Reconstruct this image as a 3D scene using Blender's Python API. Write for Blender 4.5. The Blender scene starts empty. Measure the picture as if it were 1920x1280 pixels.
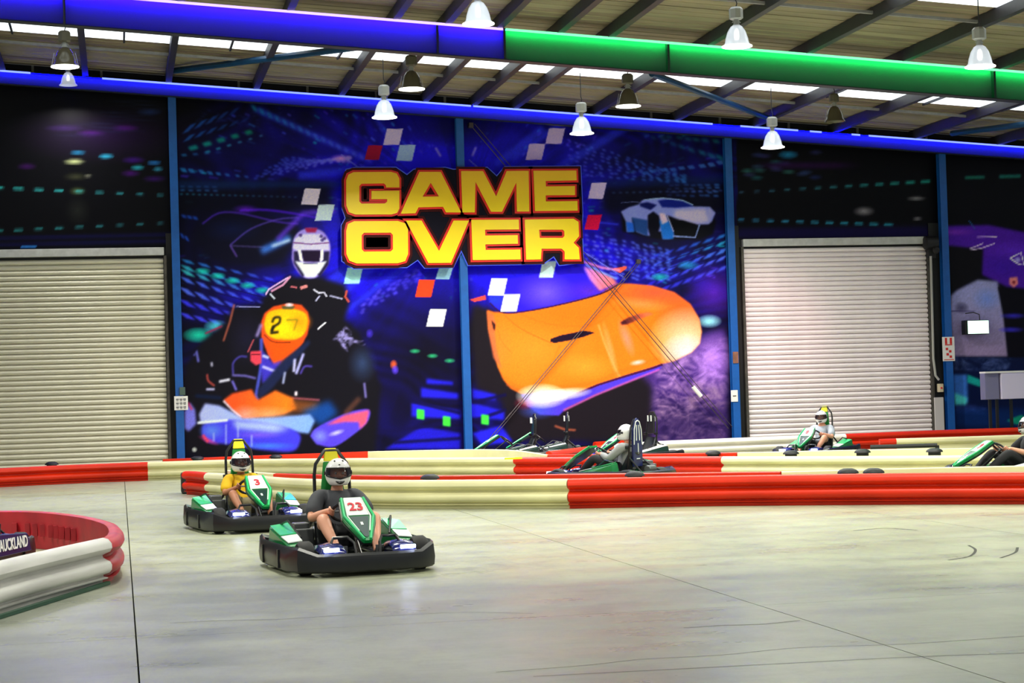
import bpy, math, random
import numpy as np
from mathutils import Vector, Matrix

random.seed(7)
RNG = np.random.RandomState(11)
SC = bpy.context.scene
COL = SC.collection
PI = math.pi

# ------------------------------------------------------------------ camera
W_, H_, FPX = 1920, 1280, 3700.0
CAM = Vector((0, 0, 1.5))
YAW = math.atan(740 / FPX)
PITCH = math.atan(95 / FPX)
ROLL = math.atan(0.030)
F0 = Vector((math.sin(YAW) * math.cos(PITCH), math.cos(YAW) * math.cos(PITCH), math.sin(PITCH)))
R0 = Vector((math.cos(YAW), -math.sin(YAW), 0))
U0 = R0.cross(F0).normalized()
EX = R0 * math.cos(ROLL) - U0 * math.sin(ROLL)
EY = R0 * math.sin(ROLL) + U0 * math.cos(ROLL)
cam_data = bpy.data.cameras.new('camera')
cam_data.sensor_width = 36.0
cam_data.lens = 36.0 * FPX / W_
cam_data.clip_end = 300
cam = bpy.data.objects.new('camera', cam_data)
COL.objects.link(cam)
M = Matrix.Identity(4)
for i in range(3):
    M[i][0], M[i][1], M[i][2], M[i][3] = EX[i], EY[i], -F0[i], CAM[i]
cam.matrix_world = M
SC.camera = cam

# ------------------------------------------------------------------ world, lights, exposure
SC.view_settings.view_transform = 'Standard'
SC.view_settings.look = 'None'
SC.view_settings.gamma = 1.0
SC.view_settings.use_curve_mapping = False
SC.view_settings.exposure = 0.35
SC.cycles.use_denoising = True
SC.cycles.max_bounces = 6
SC.cycles.sample_clamp_indirect = 4.0
wd = bpy.data.worlds.new('world')
SC.world = wd
wd.use_nodes = True
wd.node_tree.nodes['Background'].inputs[0].default_value = (0.86, 0.93, 1.0, 1)
wd.node_tree.nodes['Background'].inputs[1].default_value = 0.26


def area_light(name, loc, size, energy, color=(1, 1, 1), rot=(0, 0, 0), spread=PI, sizey=None):
    d = bpy.data.lights.new(name, 'AREA')
    d.shape = 'DISK' if sizey is None else 'RECTANGLE'
    d.size = size
    if sizey is not None:
        d.size_y = sizey
    d.energy = energy
    d.color = color
    d.spread = spread
    o = bpy.data.objects.new(name, d)
    o.location = loc
    o.rotation_euler = rot
    COL.objects.link(o)
    return o


# rows of high-bay lamps that hang above and in front of the frame (light only reaches in)
for yy, en in ((3, 70), (12, 190), (21, 330)):
    for xx in (-6, 1, 8, 15, 22):
        area_light('hall_lamp_light', (xx, yy, 7.2), 0.6, en, (1.0, 0.985, 0.86), spread=math.radians(165))


# ------------------------------------------------------------------ projection helpers
def ray(px, py):
    return F0 + EX * ((px - 960) / FPX) + EY * ((640 - py) / FPX)


def at_z(px, py, z):
    d = ray(px, py)
    return CAM + d * ((z - CAM.z) / d.z)


def at_y(px, py, y):
    d = ray(px, py)
    return CAM + d * ((y - CAM.y) / d.y)


def at_d(px, py, dist):
    return CAM + ray(px, py) * dist


def proj(P):
    P = np.asarray(P, dtype=float) - np.array(CAM)
    z = P @ np.array(F0)
    return 960 + FPX * (P @ np.array(EX)) / z, 640 - FPX * (P @ np.array(EY)) / z


# ------------------------------------------------------------------ colour and materials
def lin(c):
    out = []
    for v in c[:3]:
        v = v / 255.0
        out.append(v / 12.92 if v <= 0.04045 else ((v + 0.055) / 1.055) ** 2.4)
    return tuple(out)


def mat(name, rgb, rough=0.5, metal=0.0, noise=0.0, nscale=8.0, emit=None, estr=0.0, bump=0.0, coat=0.0, spec=0.5, stretch=None):
    m = bpy.data.materials.new(name)
    m.use_nodes = True
    nt = m.node_tree
    b = nt.nodes['Principled BSDF']
    c = lin(rgb)
    b.inputs['Base Color'].default_value = (*c, 1)
    b.inputs['Roughness'].default_value = rough
    b.inputs['Metallic'].default_value = metal
    b.inputs['Coat Weight'].default_value = coat
    b.inputs['Specular IOR Level'].default_value = spec
    if emit is not None:
        b.inputs['Emission Color'].default_value = (*lin(emit), 1)
        b.inputs['Emission Strength'].default_value = estr
    if noise > 0 or bump > 0:
        tc = nt.nodes.new('ShaderNodeTexCoord')
        mp = nt.nodes.new('ShaderNodeMapping')
        if stretch:
            mp.inputs['Scale'].default_value = stretch
        nt.links.new(tc.outputs['Object'], mp.inputs['Vector'])
        n = nt.nodes.new('ShaderNodeTexNoise')
        n.inputs['Scale'].default_value = nscale
        n.inputs['Detail'].default_value = 5
        nt.links.new(mp.outputs[0], n.inputs['Vector'])
        if noise > 0:
            r = nt.nodes.new('ShaderNodeMapRange')
            r.inputs['From Min'].default_value = 0.3
            r.inputs['From Max'].default_value = 0.7
            r.inputs['To Min'].default_value = 1 - noise
            r.inputs['To Max'].default_value = 1 + noise * 0.4
            nt.links.new(n.outputs['Fac'], r.inputs['Value'])
            mx = nt.nodes.new('ShaderNodeVectorMath')
            mx.operation = 'SCALE'
            mx.inputs[0].default_value = c
            nt.links.new(r.outputs[0], mx.inputs['Scale'])
            nt.links.new(mx.outputs[0], b.inputs['Base Color'])
        if bump > 0:
            bp = nt.nodes.new('ShaderNodeBump')
            bp.inputs['Strength'].default_value = bump
            bp.inputs['Distance'].default_value = 0.02
            nt.links.new(n.outputs['Fac'], bp.inputs['Height'])
            nt.links.new(bp.outputs[0], b.inputs['Normal'])
    return m


def glass(name, rgb, alpha, rough=0.05):
    m = mat(name, rgb, rough)
    m.node_tree.nodes['Principled BSDF'].inputs['Alpha'].default_value = alpha
    return m


# ------------------------------------------------------------------ object helpers
def tag(o, label=None, cat=None, group=None, kind=None):
    if label:
        o['label'] = label
    if cat:
        o['category'] = cat
    if group:
        o['group'] = group
    if kind:
        o['kind'] = kind
    return o


def empty(name, loc=(0, 0, 0), rz=0.0, parent=None):
    o = bpy.data.objects.new(name, None)
    o.location = loc
    o.rotation_euler = (0, 0, rz)
    o.empty_display_size = 0.2
    COL.objects.link(o)
    if parent:
        o.parent = parent
    return o


def copy_tree(o, parent=None):
    c = o.copy()
    COL.objects.link(c)
    if parent is not None:
        c.parent = parent
    for ch in list(o.children):
        copy_tree(ch, c)
    return c


class MB:
    def __init__(self):
        self.v = []
        self.f = []
        self.mi = []
        self.cur = 0

    def add(self, vs, fs):
        b = len(self.v)
        self.v += [tuple(p) for p in vs]
        for f in fs:
            self.f.append(tuple(b + i for i in f))
            self.mi.append(self.cur)
        return self

    def box(self, c, s, rot=None):
        hx, hy, hz = s[0] / 2, s[1] / 2, s[2] / 2
        vs = [Vector((x, y, z)) for x in (-hx, hx) for y in (-hy, hy) for z in (-hz, hz)]
        if rot is not None:
            vs = [rot @ p for p in vs]
        c = Vector(c)
        return self.add([c + p for p in vs], [(0, 1, 3, 2), (4, 6, 7, 5), (0, 4, 5, 1), (2, 3, 7, 6), (0, 2, 6, 4), (1, 5, 7, 3)])

    def hexa(self, p):
        """8 points: bottom ring 4, top ring 4"""
        return self.add(p, [(3, 2, 1, 0), (4, 5, 6, 7), (0, 1, 5, 4), (1, 2, 6, 5), (2, 3, 7, 6), (3, 0, 4, 7)])

    def rings(self, rings, closed=False, caps=True):
        n = len(rings[0])
        vs = [p for r in rings for p in r]
        fs = []
        m = len(rings)
        for i in range(m if closed else m - 1):
            a, b = i * n, ((i + 1) % m) * n
            for j in range(n):
                k = (j + 1) % n
                fs.append((a + j, a + k, b + k, b + j))
        if caps and not closed:
            fs.append(tuple(range(n))[::-1])
            fs.append(tuple(range((m - 1) * n, m * n)))
        return self.add(vs, fs)

    def tube(self, pts, r, n=8, closed=False):
        pts = [Vector(p) for p in pts]
        m = len(pts)
        rr = r if isinstance(r, (list, tuple)) else [r] * m
        rings = []
        ref = None
        for i, p in enumerate(pts):
            if closed:
                t = pts[(i + 1) % m] - pts[i - 1]
            else:
                t = pts[min(i + 1, m - 1)] - pts[max(i - 1, 0)]
            t.normalize()
            if ref is None:
                ref = Vector((0, 0, 1)) if abs(t.z) < 0.9 else Vector((1, 0, 0))
            a = t.cross(ref)
            if a.length < 1e-5:
                a = t.cross(Vector((0, 1, 0)))
            a.normalize()
            b = a.cross(t).normalized()
            ref = b
            rings.append([p + (a * math.cos(2 * PI * k / n) + b * math.sin(2 * PI * k / n)) * rr[i] for k in range(n)])
        return self.rings(rings, closed)

    def lathe(self, prof, c=(0, 0, 0), n=16, axis='z', caps=True):
        c = Vector(c)
        rings = []
        for r, h in prof:
            ring = []
            for k in range(n):
                a = 2 * PI * k / n
                x, y = r * math.cos(a), r * math.sin(a)
                p = {'z': Vector((x, y, h)), 'y': Vector((y, h, x)), 'x': Vector((h, x, y))}[axis]
                ring.append(c + p)
            rings.append(ring)
        return self.rings(rings, False, caps)

    def plate(self, poly, axis_o, ax, ay, t):
        """polygon (2d) extruded by thickness t along ax x ay"""
        ax, ay = Vector(ax), Vector(ay)
        nz = ax.cross(ay).normalized()
        o = Vector(axis_o)
        a = [o + ax * u + ay * v for u, v in poly]
        b = [p + nz * t for p in a]
        n = len(poly)
        fs = [tuple(range(n))[::-1], tuple(range(n, 2 * n))]
        for j in range(n):
            k = (j + 1) % n
            fs.append((j, k, n + k, n + j))
        return self.add(a + b, fs)

    def build(self, name, m, parent=None, smooth=False, bevel=0.0, kind=None, label=None, loc=None):
        me = bpy.data.meshes.new(name)
        me.from_pydata([tuple(p) for p in self.v], [], self.f)
        ms = m if isinstance(m, (list, tuple)) else [m]
        for q in ms:
            me.materials.append(q)
        if len(ms) > 1:
            me.polygons.foreach_set('material_index', self.mi)
        me.validate()
        me.update()
        o = bpy.data.objects.new(name, me)
        if smooth:
            me.polygons.foreach_set('use_smooth', [True] * len(me.polygons))
            if hasattr(me, 'set_sharp_from_angle'):
                me.set_sharp_from_angle(angle=math.radians(40))
        if bevel > 0:
            b = o.modifiers.new('bevel', 'BEVEL')
            b.width = bevel
            b.segments = 2
            b.limit_method = 'ANGLE'
        COL.objects.link(o)
        if parent is not None:
            o.parent = parent
        if loc is not None:
            o.location = loc
        if kind:
            o['kind'] = kind
        if label:
            o['label'] = label
        return o


def catmull(pts, step=0.4):
    pts = [Vector(p) for p in pts]
    if len(pts) < 3:
        n = max(2, int((pts[1] - pts[0]).length / step))
        return [pts[0].lerp(pts[1], i / n) for i in range(n + 1)]
    P = [pts[0] * 2 - pts[1]] + pts + [pts[-1] * 2 - pts[-2]]
    out = []
    for i in range(1, len(P) - 2):
        n = max(2, int((P[i + 1] - P[i]).length / step))
        for k in range(n):
            t = k / n
            a, b, c, d = P[i - 1], P[i], P[i + 1], P[i + 2]
            out.append(0.5 * ((2 * b) + (c - a) * t + (2 * a - 5 * b + 4 * c - d) * t * t + (3 * b - a - 3 * c + d) * t ** 3))
    out.append(pts[-1])
    return out


def text_obj(body, size, m, parent, loc, ux, uz, name='lettering', extrude=0.002, bold=True, shear=0.0, width=None):
    """flat lettering in the plane (ux = reading direction, uz = up)"""
    cu = bpy.data.curves.new(name, 'FONT')
    cu.body = body
    cu.size = size
    cu.extrude = extrude
    cu.align_x = 'CENTER'
    cu.align_y = 'CENTER'
    cu.shear = shear
    cu.resolution_u = 3
    cu.offset = 0.02 * size if bold else 0
    tmp = bpy.data.objects.new('tmp', cu)
    COL.objects.link(tmp)
    dg = bpy.context.evaluated_depsgraph_get()
    me = bpy.data.meshes.new_from_object(tmp.evaluated_get(dg))
    bpy.data.objects.remove(tmp)
    bpy.data.curves.remove(cu)
    me.materials.clear()
    me.materials.append(m)
    if width:
        xs = [v.co.x for v in me.vertices]
        k = width / (max(xs) - min(xs))
        for v in me.vertices:
            v.co.x *= k
    o = bpy.data.objects.new(name, me)
    COL.objects.link(o)
    ux, uz = Vector(ux).normalized(), Vector(uz).normalized()
    n = ux.cross(uz).normalized()
    mm = Matrix.Identity(4)
    for i in range(3):
        mm[i][0], mm[i][1], mm[i][2], mm[i][3] = ux[i], uz[i], n[i], loc[i]
    if parent is not None:
        o.parent = parent
    o.matrix_local = mm
    return o


def spot(name, loc, target, energy, color, size=0.35, blend=0.9, radius=0.3):
    d = bpy.data.lights.new(name, 'SPOT')
    d.energy = energy
    d.color = color
    d.spot_size = size
    d.spot_blend = blend
    d.shadow_soft_size = radius
    o = bpy.data.objects.new(name, d)
    o.location = loc
    o.rotation_euler = (Vector(target) - Vector(loc)).to_track_quat('-Z', 'Y').to_euler()
    COL.objects.link(o)
    return o


# added pink spot with no visible source; tints the left half of the right roller door
_t = at_y(1440, 620, 43.4)
spot('pink_tint_spot', (9.0, 22.0, 7.2), _t, 3000, (1.0, 0.38, 0.5), size=math.radians(9))

# ------------------------------------------------------------------ printed wall graphics (painted into a float canvas, then carried as a colour attribute by the print's own mesh)
CX0, CY0, CW, CH = -130, 90, 2190, 820
CAN = np.zeros((CH, CW, 3), dtype=np.float32)
YY, XX = np.mgrid[CY0:CY0 + CH, CX0:CX0 + CW].astype(np.float32)


def vnoise(w, h, cx, cy, seed):
    r = np.random.RandomState(seed)
    g = r.rand(cy + 2, cx + 2).astype(np.float32)
    ys = np.linspace(0, cy, h, dtype=np.float32)
    xs = np.linspace(0, cx, w, dtype=np.float32)
    yi, xi = ys.astype(int), xs.astype(int)
    fy, fx = ys - yi, xs - xi
    fy = (fy * fy * (3 - 2 * fy))[:, None]
    fx = (fx * fx * (3 - 2 * fx))[None, :]
    a = g[yi][:, xi]
    b = g[yi][:, xi + 1]
    c = g[yi + 1][:, xi]
    d = g[yi + 1][:, xi + 1]
    return (a * (1 - fx) + b * fx) * (1 - fy) + (c * (1 - fx) + d * fx) * fy


def blur(m, r):
    r = int(r)
    if r < 1:
        return m
    for _ in range(2):
        for ax in (0, 1):
            pad = [(0, 0), (0, 0)]
            pad[ax] = (r + 1, r)
            q = np.cumsum(np.pad(m, pad, mode='edge'), axis=ax)
            if ax == 0:
                m = (q[2 * r + 1:] - q[:-2 * r - 1]) / (2 * r + 1)
            else:
                m = (q[:, 2 * r + 1:] - q[:, :-2 * r - 1]) / (2 * r + 1)
    return m


def pmask(pts, soft=0):
    """anti-aliased polygon mask; returns (y slice, x slice, mask)"""
    pts = np.array(pts, dtype=np.float32)
    pad = 2 + soft * 2
    x0 = max(int(pts[:, 0].min() - CX0 - pad), 0)
    x1 = min(int(pts[:, 0].max() - CX0 + pad + 1), CW)
    y0 = max(int(pts[:, 1].min() - CY0 - pad), 0)
    y1 = min(int(pts[:, 1].max() - CY0 + pad + 1), CH)
    if x1 <= x0 or y1 <= y0:
        return None
    s = 2
    xs = (np.arange((x1 - x0) * s) + 0.5) / s + x0 + CX0
    ys = (np.arange((y1 - y0) * s) + 0.5) / s + y0 + CY0
    ins = np.zeros((len(ys), len(xs)), dtype=bool)
    n = len(pts)
    for i in range(n):
        ax, ay = pts[i]
        bx, by = pts[(i + 1) % n]
        if ay == by:
            continue
        rows = (ys > min(ay, by)) & (ys <= max(ay, by))
        xi = ax + (ys[rows] - ay) / (by - ay) * (bx - ax)
        ins[rows] ^= xs[None, :] > xi[:, None]
    m = ins.reshape(y1 - y0, s, x1 - x0, s).mean(axis=(1, 3)).astype(np.float32)
    if soft:
        m = blur(m, soft)
    return slice(y0, y1), slice(x0, x1), m


def comp(sl, color, a, mode='mix'):
    ys, xs = sl
    c = np.array(color, dtype=np.float32)
    a = a[..., None]
    if mode == 'mix':
        CAN[ys, xs] = CAN[ys, xs] * (1 - a) + c * a
    elif mode == 'add':
        CAN[ys, xs] += c * a
    else:
        CAN[ys, xs] *= 1 - a * (1 - c / 255.0)


def poly(pts, color, alpha=1.0, soft=0, mode='mix', color2=None, g0=None, g1=None, mul=None):
    r = pmask(pts, soft)
    if r is None:
        return None
    ys, xs, m = r
    c = color
    if color2 is not None:
        X, Y = XX[ys, xs], YY[ys, xs]
        dx, dy = g1[0] - g0[0], g1[1] - g0[1]
        t = np.clip(((X - g0[0]) * dx + (Y - g0[1]) * dy) / (dx * dx + dy * dy), 0, 1)[..., None]
        c = np.array(color, dtype=np.float32) * (1 - t) + np.array(color2, dtype=np.float32) * t
    if mul is not None:
        m = m * mul[ys, xs]
    comp((ys, xs), c, m * alpha, mode)
    return ys, xs, m


def ell(cx, cy, rx, ry, color, alpha=1.0, p=1.0, mode='mix', ang=0.0, clip=None):
    """soft radial blob"""
    R = max(rx, ry) * 1.05 + 2
    x0, x1 = max(int(cx - R - CX0), 0), min(int(cx + R - CX0), CW)
    y0, y1 = max(int(cy - R - CY0), 0), min(int(cy + R - CY0), CH)
    if x1 <= x0 or y1 <= y0:
        return
    X, Y = XX[y0:y1, x0:x1] - cx, YY[y0:y1, x0:x1] - cy
    ca, sa = math.cos(ang), math.sin(ang)
    d = np.sqrt(((X * ca + Y * sa) / rx) ** 2 + ((-X * sa + Y * ca) / ry) ** 2)
    m = np.clip(1 - d, 0, 1) ** p
    if clip is not None:
        m = m * clip[y0:y1, x0:x1]
    comp((slice(y0, y1), slice(x0, x1)), color, m * alpha, mode)


def line(pts, w, color, alpha=1.0, soft=0, mode='mix', w2=None):
    pts = [np.array(p, dtype=float) for p in pts]
    n = len(pts)
    L, R_ = [], []
    for i, p in enumerate(pts):
        t = pts[min(i + 1, n - 1)] - pts[max(i - 1, 0)]
        t = t / (np.hypot(*t) + 1e-6)
        nn = np.array([-t[1], t[0]])
        ww = w if w2 is None else w + (w2 - w) * i / (n - 1)
        L.append(p + nn * ww / 2)
        R_.append(p - nn * ww / 2)
    poly([tuple(q) for q in L + R_[::-1]], color, alpha, soft, mode)


def curve(pts, n=8):
    c = catmull([(p[0], p[1], 0) for p in pts], step=12)
    return [(q.x, q.y) for q in c]


def full(pts, soft=0):
    m = np.zeros((CH, CW), dtype=np.float32)
    r = pmask(pts, soft)
    if r:
        m[r[0], r[1]] = r[2]
    return m


def dashes(p0, p1, n, w0, w1, h0, h1, col0, col1, a0=1.0, a1=1.0, jit=0.0, skew=0.35, soft=1, seed=0, fill=0.6):
    r = random.Random(seed)
    dx, dy = p1[0] - p0[0], p1[1] - p0[1]
    L = math.hypot(dx, dy)
    ux, uy = dx / L, dy / L
    for i in range(n):
        t = (i + 0.5) / n
        x, y = p0[0] + dx * t, p0[1] + dy * t
        if jit:
            x += r.uniform(-jit, jit)
            y += r.uniform(-jit, jit) * 0.4
        w = (w0 + (w1 - w0) * t) * fill
        h = h0 + (h1 - h0) * t
        c = [col0[k] + (col1[k] - col0[k]) * t for k in range(3)]
        a = (a0 + (a1 - a0) * t) * (1 - jit * 0.03 * r.random())
        q = [(-w / 2 - h * skew, -h / 2), (w / 2 - h * skew, -h / 2), (w / 2 + h * skew, h / 2), (-w / 2 + h * skew, h / 2)]
        # rotate width direction along line
        pts = [(x + u * ux - v * 0 * uy, y + u * uy + v) for u, v in q]
        poly(pts, c, a, soft)


def paint():
    C = (868, 405)
    dx, dy = XX - C[0], (YY - C[1]) * 1.25
    rad = np.sqrt(dx * dx + dy * dy)
    ang = np.arctan2(dy, dx)
    CAN[:] = (3, 3, 14)
    n1 = vnoise(CW, CH, 60, 24, 1)
    n2 = vnoise(CW, CH, 14, 8, 2)
    # angular streaks from the sign's centre
    r = np.random.RandomState(5)
    tab = r.rand(240).astype(np.float32)
    tab = (tab + np.roll(tab, 1)) / 2
    t = (ang + PI) / (2 * PI) * 239
    ti = t.astype(int)
    fr = t - ti
    st = tab[ti] * (1 - fr) + tab[(ti + 1) % 240] * fr
    mainbay = ((XX > 325) & (XX < 1385)).astype(np.float32)
    glow = np.clip(1.42 - rad / 420, 0, 1) ** 1.2
    comp((slice(None), slice(None)), (24, 6, 255), np.clip(glow * (0.7 + 1.1 * st), 0, 1) * mainbay)
    far = np.clip(1.25 - rad / 700, 0, 1) * (0.3 + 0.7 * st) * n2
    comp((slice(None), slice(None)), (18, 12, 170), np.clip(far * 1.3, 0, 1) * mainbay)
    # banding: the streaks break up into bars and fine radial threads
    bars = 0.5 + 0.5 * np.sin(rad / 7.5 + vnoise(CW, CH, 20, 9, 41) * 30)
    thr = tab[(ti * 7) % 240]
    cut = np.clip((rad - 150) / 200, 0, 1) * mainbay
    CAN[:] *= (1 - cut * 0.55 * bars * (0.4 + 0.6 * thr))[..., None]
    CAN[:] *= (1 - 0.45 * np.clip((300 - YY) / 90, 0, 1) * mainbay)[..., None]  # top band darkened: light falling off upward, painted into the print
    rr = random.Random(77)
    for k in range(620):
        a = rr.uniform(-PI, PI)
        d = rr.uniform(190, 560)
        x, y = C[0] + math.cos(a) * d, C[1] + math.sin(a) * d * 0.62
        if not (338 < x < 1370 and 205 < y < 560) or (420 < x < 700 and 400 < y) or (900 < x < 1240 and y > 480):
            continue
        L = rr.uniform(5, 13) * (0.6 + d / 500)
        ux, uy = math.cos(a), math.sin(a) * 0.62
        c = rr.choice([(60, 80, 255), (90, 90, 255), (40, 130, 230), (20, 170, 200), (70, 40, 230)])
        line([(x - ux * L / 2, y - uy * L / 2), (x + ux * L / 2, y + uy * L / 2)], rr.uniform(2, 4.5), c, rr.uniform(0.3, 0.8), 1)
    # dark pools
    ell(470, 290, 130, 48, (6, 4, 60), 0.9, 0.8)
    ell(1215, 300, 150, 55, (5, 6, 50), 0.95, 0.8)
    ell(860, 235, 100, 42, (6, 6, 60), 0.85, 0.8)
    ell(800, 665, 170, 165, (6, 4, 20), 1.0, 0.55)
    ell(1250, 400, 150, 75, (4, 4, 26), 0.95, 0.5)
    ell(440, 440, 170, 90, (4, 4, 30), 0.97, 0.45)
    poly([(330, 335), (620, 340), (625, 400), (330, 400)], (4, 5, 22), 0.85, 8)
    poly([(1130, 345), (1370, 335), (1370, 400), (1130, 400)], (4, 5, 24), 0.85, 8)
    # teal band under the arcs
    poly([(332, 338), (640, 342), (640, 350), (332, 356)], (10, 40, 95), 0.7, 4)
    poly([(1100, 340), (1370, 328), (1370, 346), (1100, 350)], (8, 30, 95), 0.7, 5)
    # strong blue rays
    for p0, p1, w in [((480, 205), (690, 300), 12), ((700, 215), (760, 300), 9), ((1020, 240), (930, 310), 14), ((1180, 235), (1040, 320), 16),
                      ((1060, 225), (960, 300), 10), ((560, 330), (660, 318), 14), ((600, 560), (690, 470), 30), ((560, 620), (700, 500), 14), ((640, 590), (760, 500), 10)]:
        line([p0, p1], w, (45, 60, 255), 0.55, 3)
    # dotted light arcs, top left
    dashes((470, 200), (700, 305), 16, 16, 12, 9, 6, (10, 120, 170), (90, 80, 255), 0.9, 0.9, seed=1, soft=2)
    dashes((345, 245), (450, 205), 5, 24, 20, 11, 8, (25, 90, 190), (15, 50, 130), 0.9, 0.6, skew=-0.8, soft=1)
    dashes((345, 262), (470, 222), 6, 22, 20, 9, 6, (25, 100, 200), (15, 50, 130), 0.8, 0.5, skew=-0.8, soft=1)
    dashes((350, 281), (480, 245), 5, 28, 20, 9, 9, (10, 140, 150), (10, 130, 110), 0.95, 0.9, soft=2)
    dashes((380, 288), (500, 252), 6, 16, 10, 5, 4, (30, 150, 190), (60, 110, 170), 0.8, 0.7, soft=1)
    dashes((335, 292), (420, 285), 4, 16, 16, 5, 5, (30, 120, 190), (30, 60, 160), 0.8, 0.4)
    dashes((335, 318), (470, 332), 8, 18, 12, 8, 4, (30, 130, 210), (40, 90, 190), 0.9, 0.7, soft=1, jit=2)
    for k in range(9):
        dashes((470 + k * 8, 336 - k * 5), (660, 296 - k * 2 + k * k * 0.4), 12, 12, 10, 4, 3.5, (40, 60, 190), (120, 110, 255), 0.75, 0.85, seed=k, jit=3, soft=1)
    for k in range(7):
        dashes((345 + 6 * k, 240 - k * 6), (560, 195 + k * 14), 9, 13, 10, 3, 3, (20, 45, 120), (40, 30, 120), 0.35, 0.35, seed=k + 20, jit=3)
    dashes((335, 364), (560, 370), 20, 9, 9, 2.5, 2, (40, 150, 190), (60, 90, 150), 0.8, 0.7)
    dashes((335, 357), (412, 358), 5, 14, 14, 3, 3, (40, 110, 190), (50, 100, 180), 0.8, 0.7)
    dashes((335, 350), (410, 351), 5, 14, 14, 3, 3, (30, 90, 170), (40, 80, 160), 0.6, 0.6)
    dashes((340, 405), (372, 410), 3, 14, 14, 6, 6, (20, 70, 200), (30, 90, 220), 0.8, 0.7)
    dashes((338, 440), (355, 450), 2, 12, 12, 7, 7, (30, 90, 230), (30, 90, 230), 0.8, 0.8)
    ell(640, 297, 24, 9, (225, 150, 255), 0.9)
    # top right arcs
    dashes((1200, 250), (1360, 300), 9, 14, 26, 5, 9, (20, 70, 130), (20, 120, 150), 0.6, 0.8, jit=3, soft=2)
    dashes((1230, 255), (1350, 265), 7, 18, 22, 5, 8, (30, 90, 120), (20, 110, 120), 0.6, 0.7, jit=3, soft=2)
    for k in range(8):
        dashes((1060, 262 + k * 9), (1290, 330 + k * 2), 15, 11, 13, 3.5, 4, (80, 80, 255), (40, 110, 200), 0.75, 0.55, seed=k + 50, jit=4, soft=1)
    dashes((1200, 325), (1360, 305), 9, 18, 20, 6, 8, (40, 90, 200), (60, 120, 210), 0.7, 0.8, jit=3)
    for k in range(4):
        dashes((1250, 348 + k * 6), (1350, 346 + k * 7), 7, 14, 16, 3, 4, (40, 60, 140), (50, 110, 210), 0.5, 0.8, seed=k, jit=3)
    dashes((1145, 362), (1370, 357), 18, 10, 12, 2.5, 3, (50, 80, 130), (70, 90, 190), 0.7, 0.7)
    # tiles left lower
    for k, (ya, yb, hh, cc) in enumerate([(488, 512, 6, (30, 120, 190)), (500, 530, 8, (40, 170, 190)), (508, 545, 8, (50, 190, 190)), (522, 560, 8, (70, 110, 240)), (543, 580, 10, (80, 110, 250)), (566, 592, 10, (50, 50, 240)), (590, 610, 9, (60, 60, 240))]):
        dashes((338, ya), (520 - k * 4, yb + 14), 6, 26, 24, hh, hh * 0.8, cc, (60, 70, 250), 0.95, 0.7, skew=0.9, soft=1, fill=0.7)
        line([(338, ya + hh), (530, yb + 22)], 1.6, (8, 4, 60), 0.9)
    ell(372, 628, 30, 15, (20, 190, 160), 1.0, 0.5)
    ell(405, 612, 24, 13, (70, 200, 220), 0.95, 0.6)
    for k in range(5):
        ell(380 + k * 28, 508 + k * 9, 16, 7, (20, 200, 180), 0.9, 0.6)
    # tiles right
    for k, (ya, yb, hh, cc) in enumerate([(560, 500, 7, (60, 90, 230)), (545, 480, 8, (80, 110, 255)), (528, 468, 8, (70, 130, 255)), (515, 452, 7, (40, 170, 220)), (500, 440, 6, (40, 130, 230))]):
        dashes((1215 - k * 6, ya - 8), (1366, yb), 7, 22, 24, hh, hh, (40, 30, 230), cc, 0.7, 0.95, skew=-0.8, soft=1, fill=0.7)
        line([(1230, ya - 2), (1368, yb + 8)], 1.6, (6, 4, 60), 0.9)
    for k in range(10):
        dashes((1095, 440 + k * 9), (1260, 470 + k * 6), 12, 11, 13, 4, 5, (90, 90, 255), (80, 120, 255), 0.85, 0.6, seed=k + 80, jit=4, soft=1)
    ell(1238, 519, 18, 8, (20, 170, 170), 0.9, 0.6)
    ell(1290, 497, 22, 9, (30, 150, 200), 0.8, 0.6)
    ell(1338, 548, 60, 60, (120, 40, 255), 0.6)
    ell(1330, 602, 24, 13, (150, 230, 245), 1.0, 0.6)
    # central road dots
    for k in range(7):
        dashes((690 - k * 4, 560 + k * 5), (790, 500 + k * 4), 6, 14, 14, 6, 6, (90, 80, 230), (60, 50, 230), 0.5, 0.6, seed=k, jit=6, soft=1)
    # dark left car, purple rim lines
    poly(curve([(362, 455), (372, 425), (400, 402), (445, 398), (530, 412), (560, 425), (545, 470), (520, 495), (470, 498), (400, 490)]), (6, 6, 30), 1.0, 5)
    ell(435, 430, 60, 26, (8, 16, 60), 0.9)
    for pl, w, c in [(curve([(380, 420), (410, 400), (450, 400), (520, 416), (560, 420)]), 3, (80, 40, 200)),
                     (curve([(450, 395), (500, 394), (560, 402), (600, 410)]), 4, (80, 20, 230)),
                     (curve([(432, 460), (470, 430), (520, 412), (560, 408)]), 2.2, (110, 80, 220)),
                     ([(432, 460), (445, 482)], 2.5, (130, 90, 220)), ([(434, 461), (500, 464)], 1.6, (120, 100, 190))]:
        line(pl, w, c, 0.8, 1)
    line([(490, 472), (545, 445)], 13, (60, 120, 230), 0.9, 4)
    line([(510, 462), (545, 450)], 5, (200, 225, 255), 0.9, 2)
    ell(460, 392, 28, 10, (110, 30, 230), 0.7)
    line([(520, 450), (570, 400), (630, 396)], 9, (110, 60, 250), 0.7, 3)
    # white sports car, upper right
    Q = lambda L: [(1120 + x / 7.385, 340 + y / 7.385) for x, y in L]
    poly(Q([(330, 420), (350, 700), (640, 760), (900, 810), (1400, 810), (1600, 740), (1650, 560), (1560, 400), (1200, 260), (700, 240)]), (4, 4, 16), 1, 2)
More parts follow.
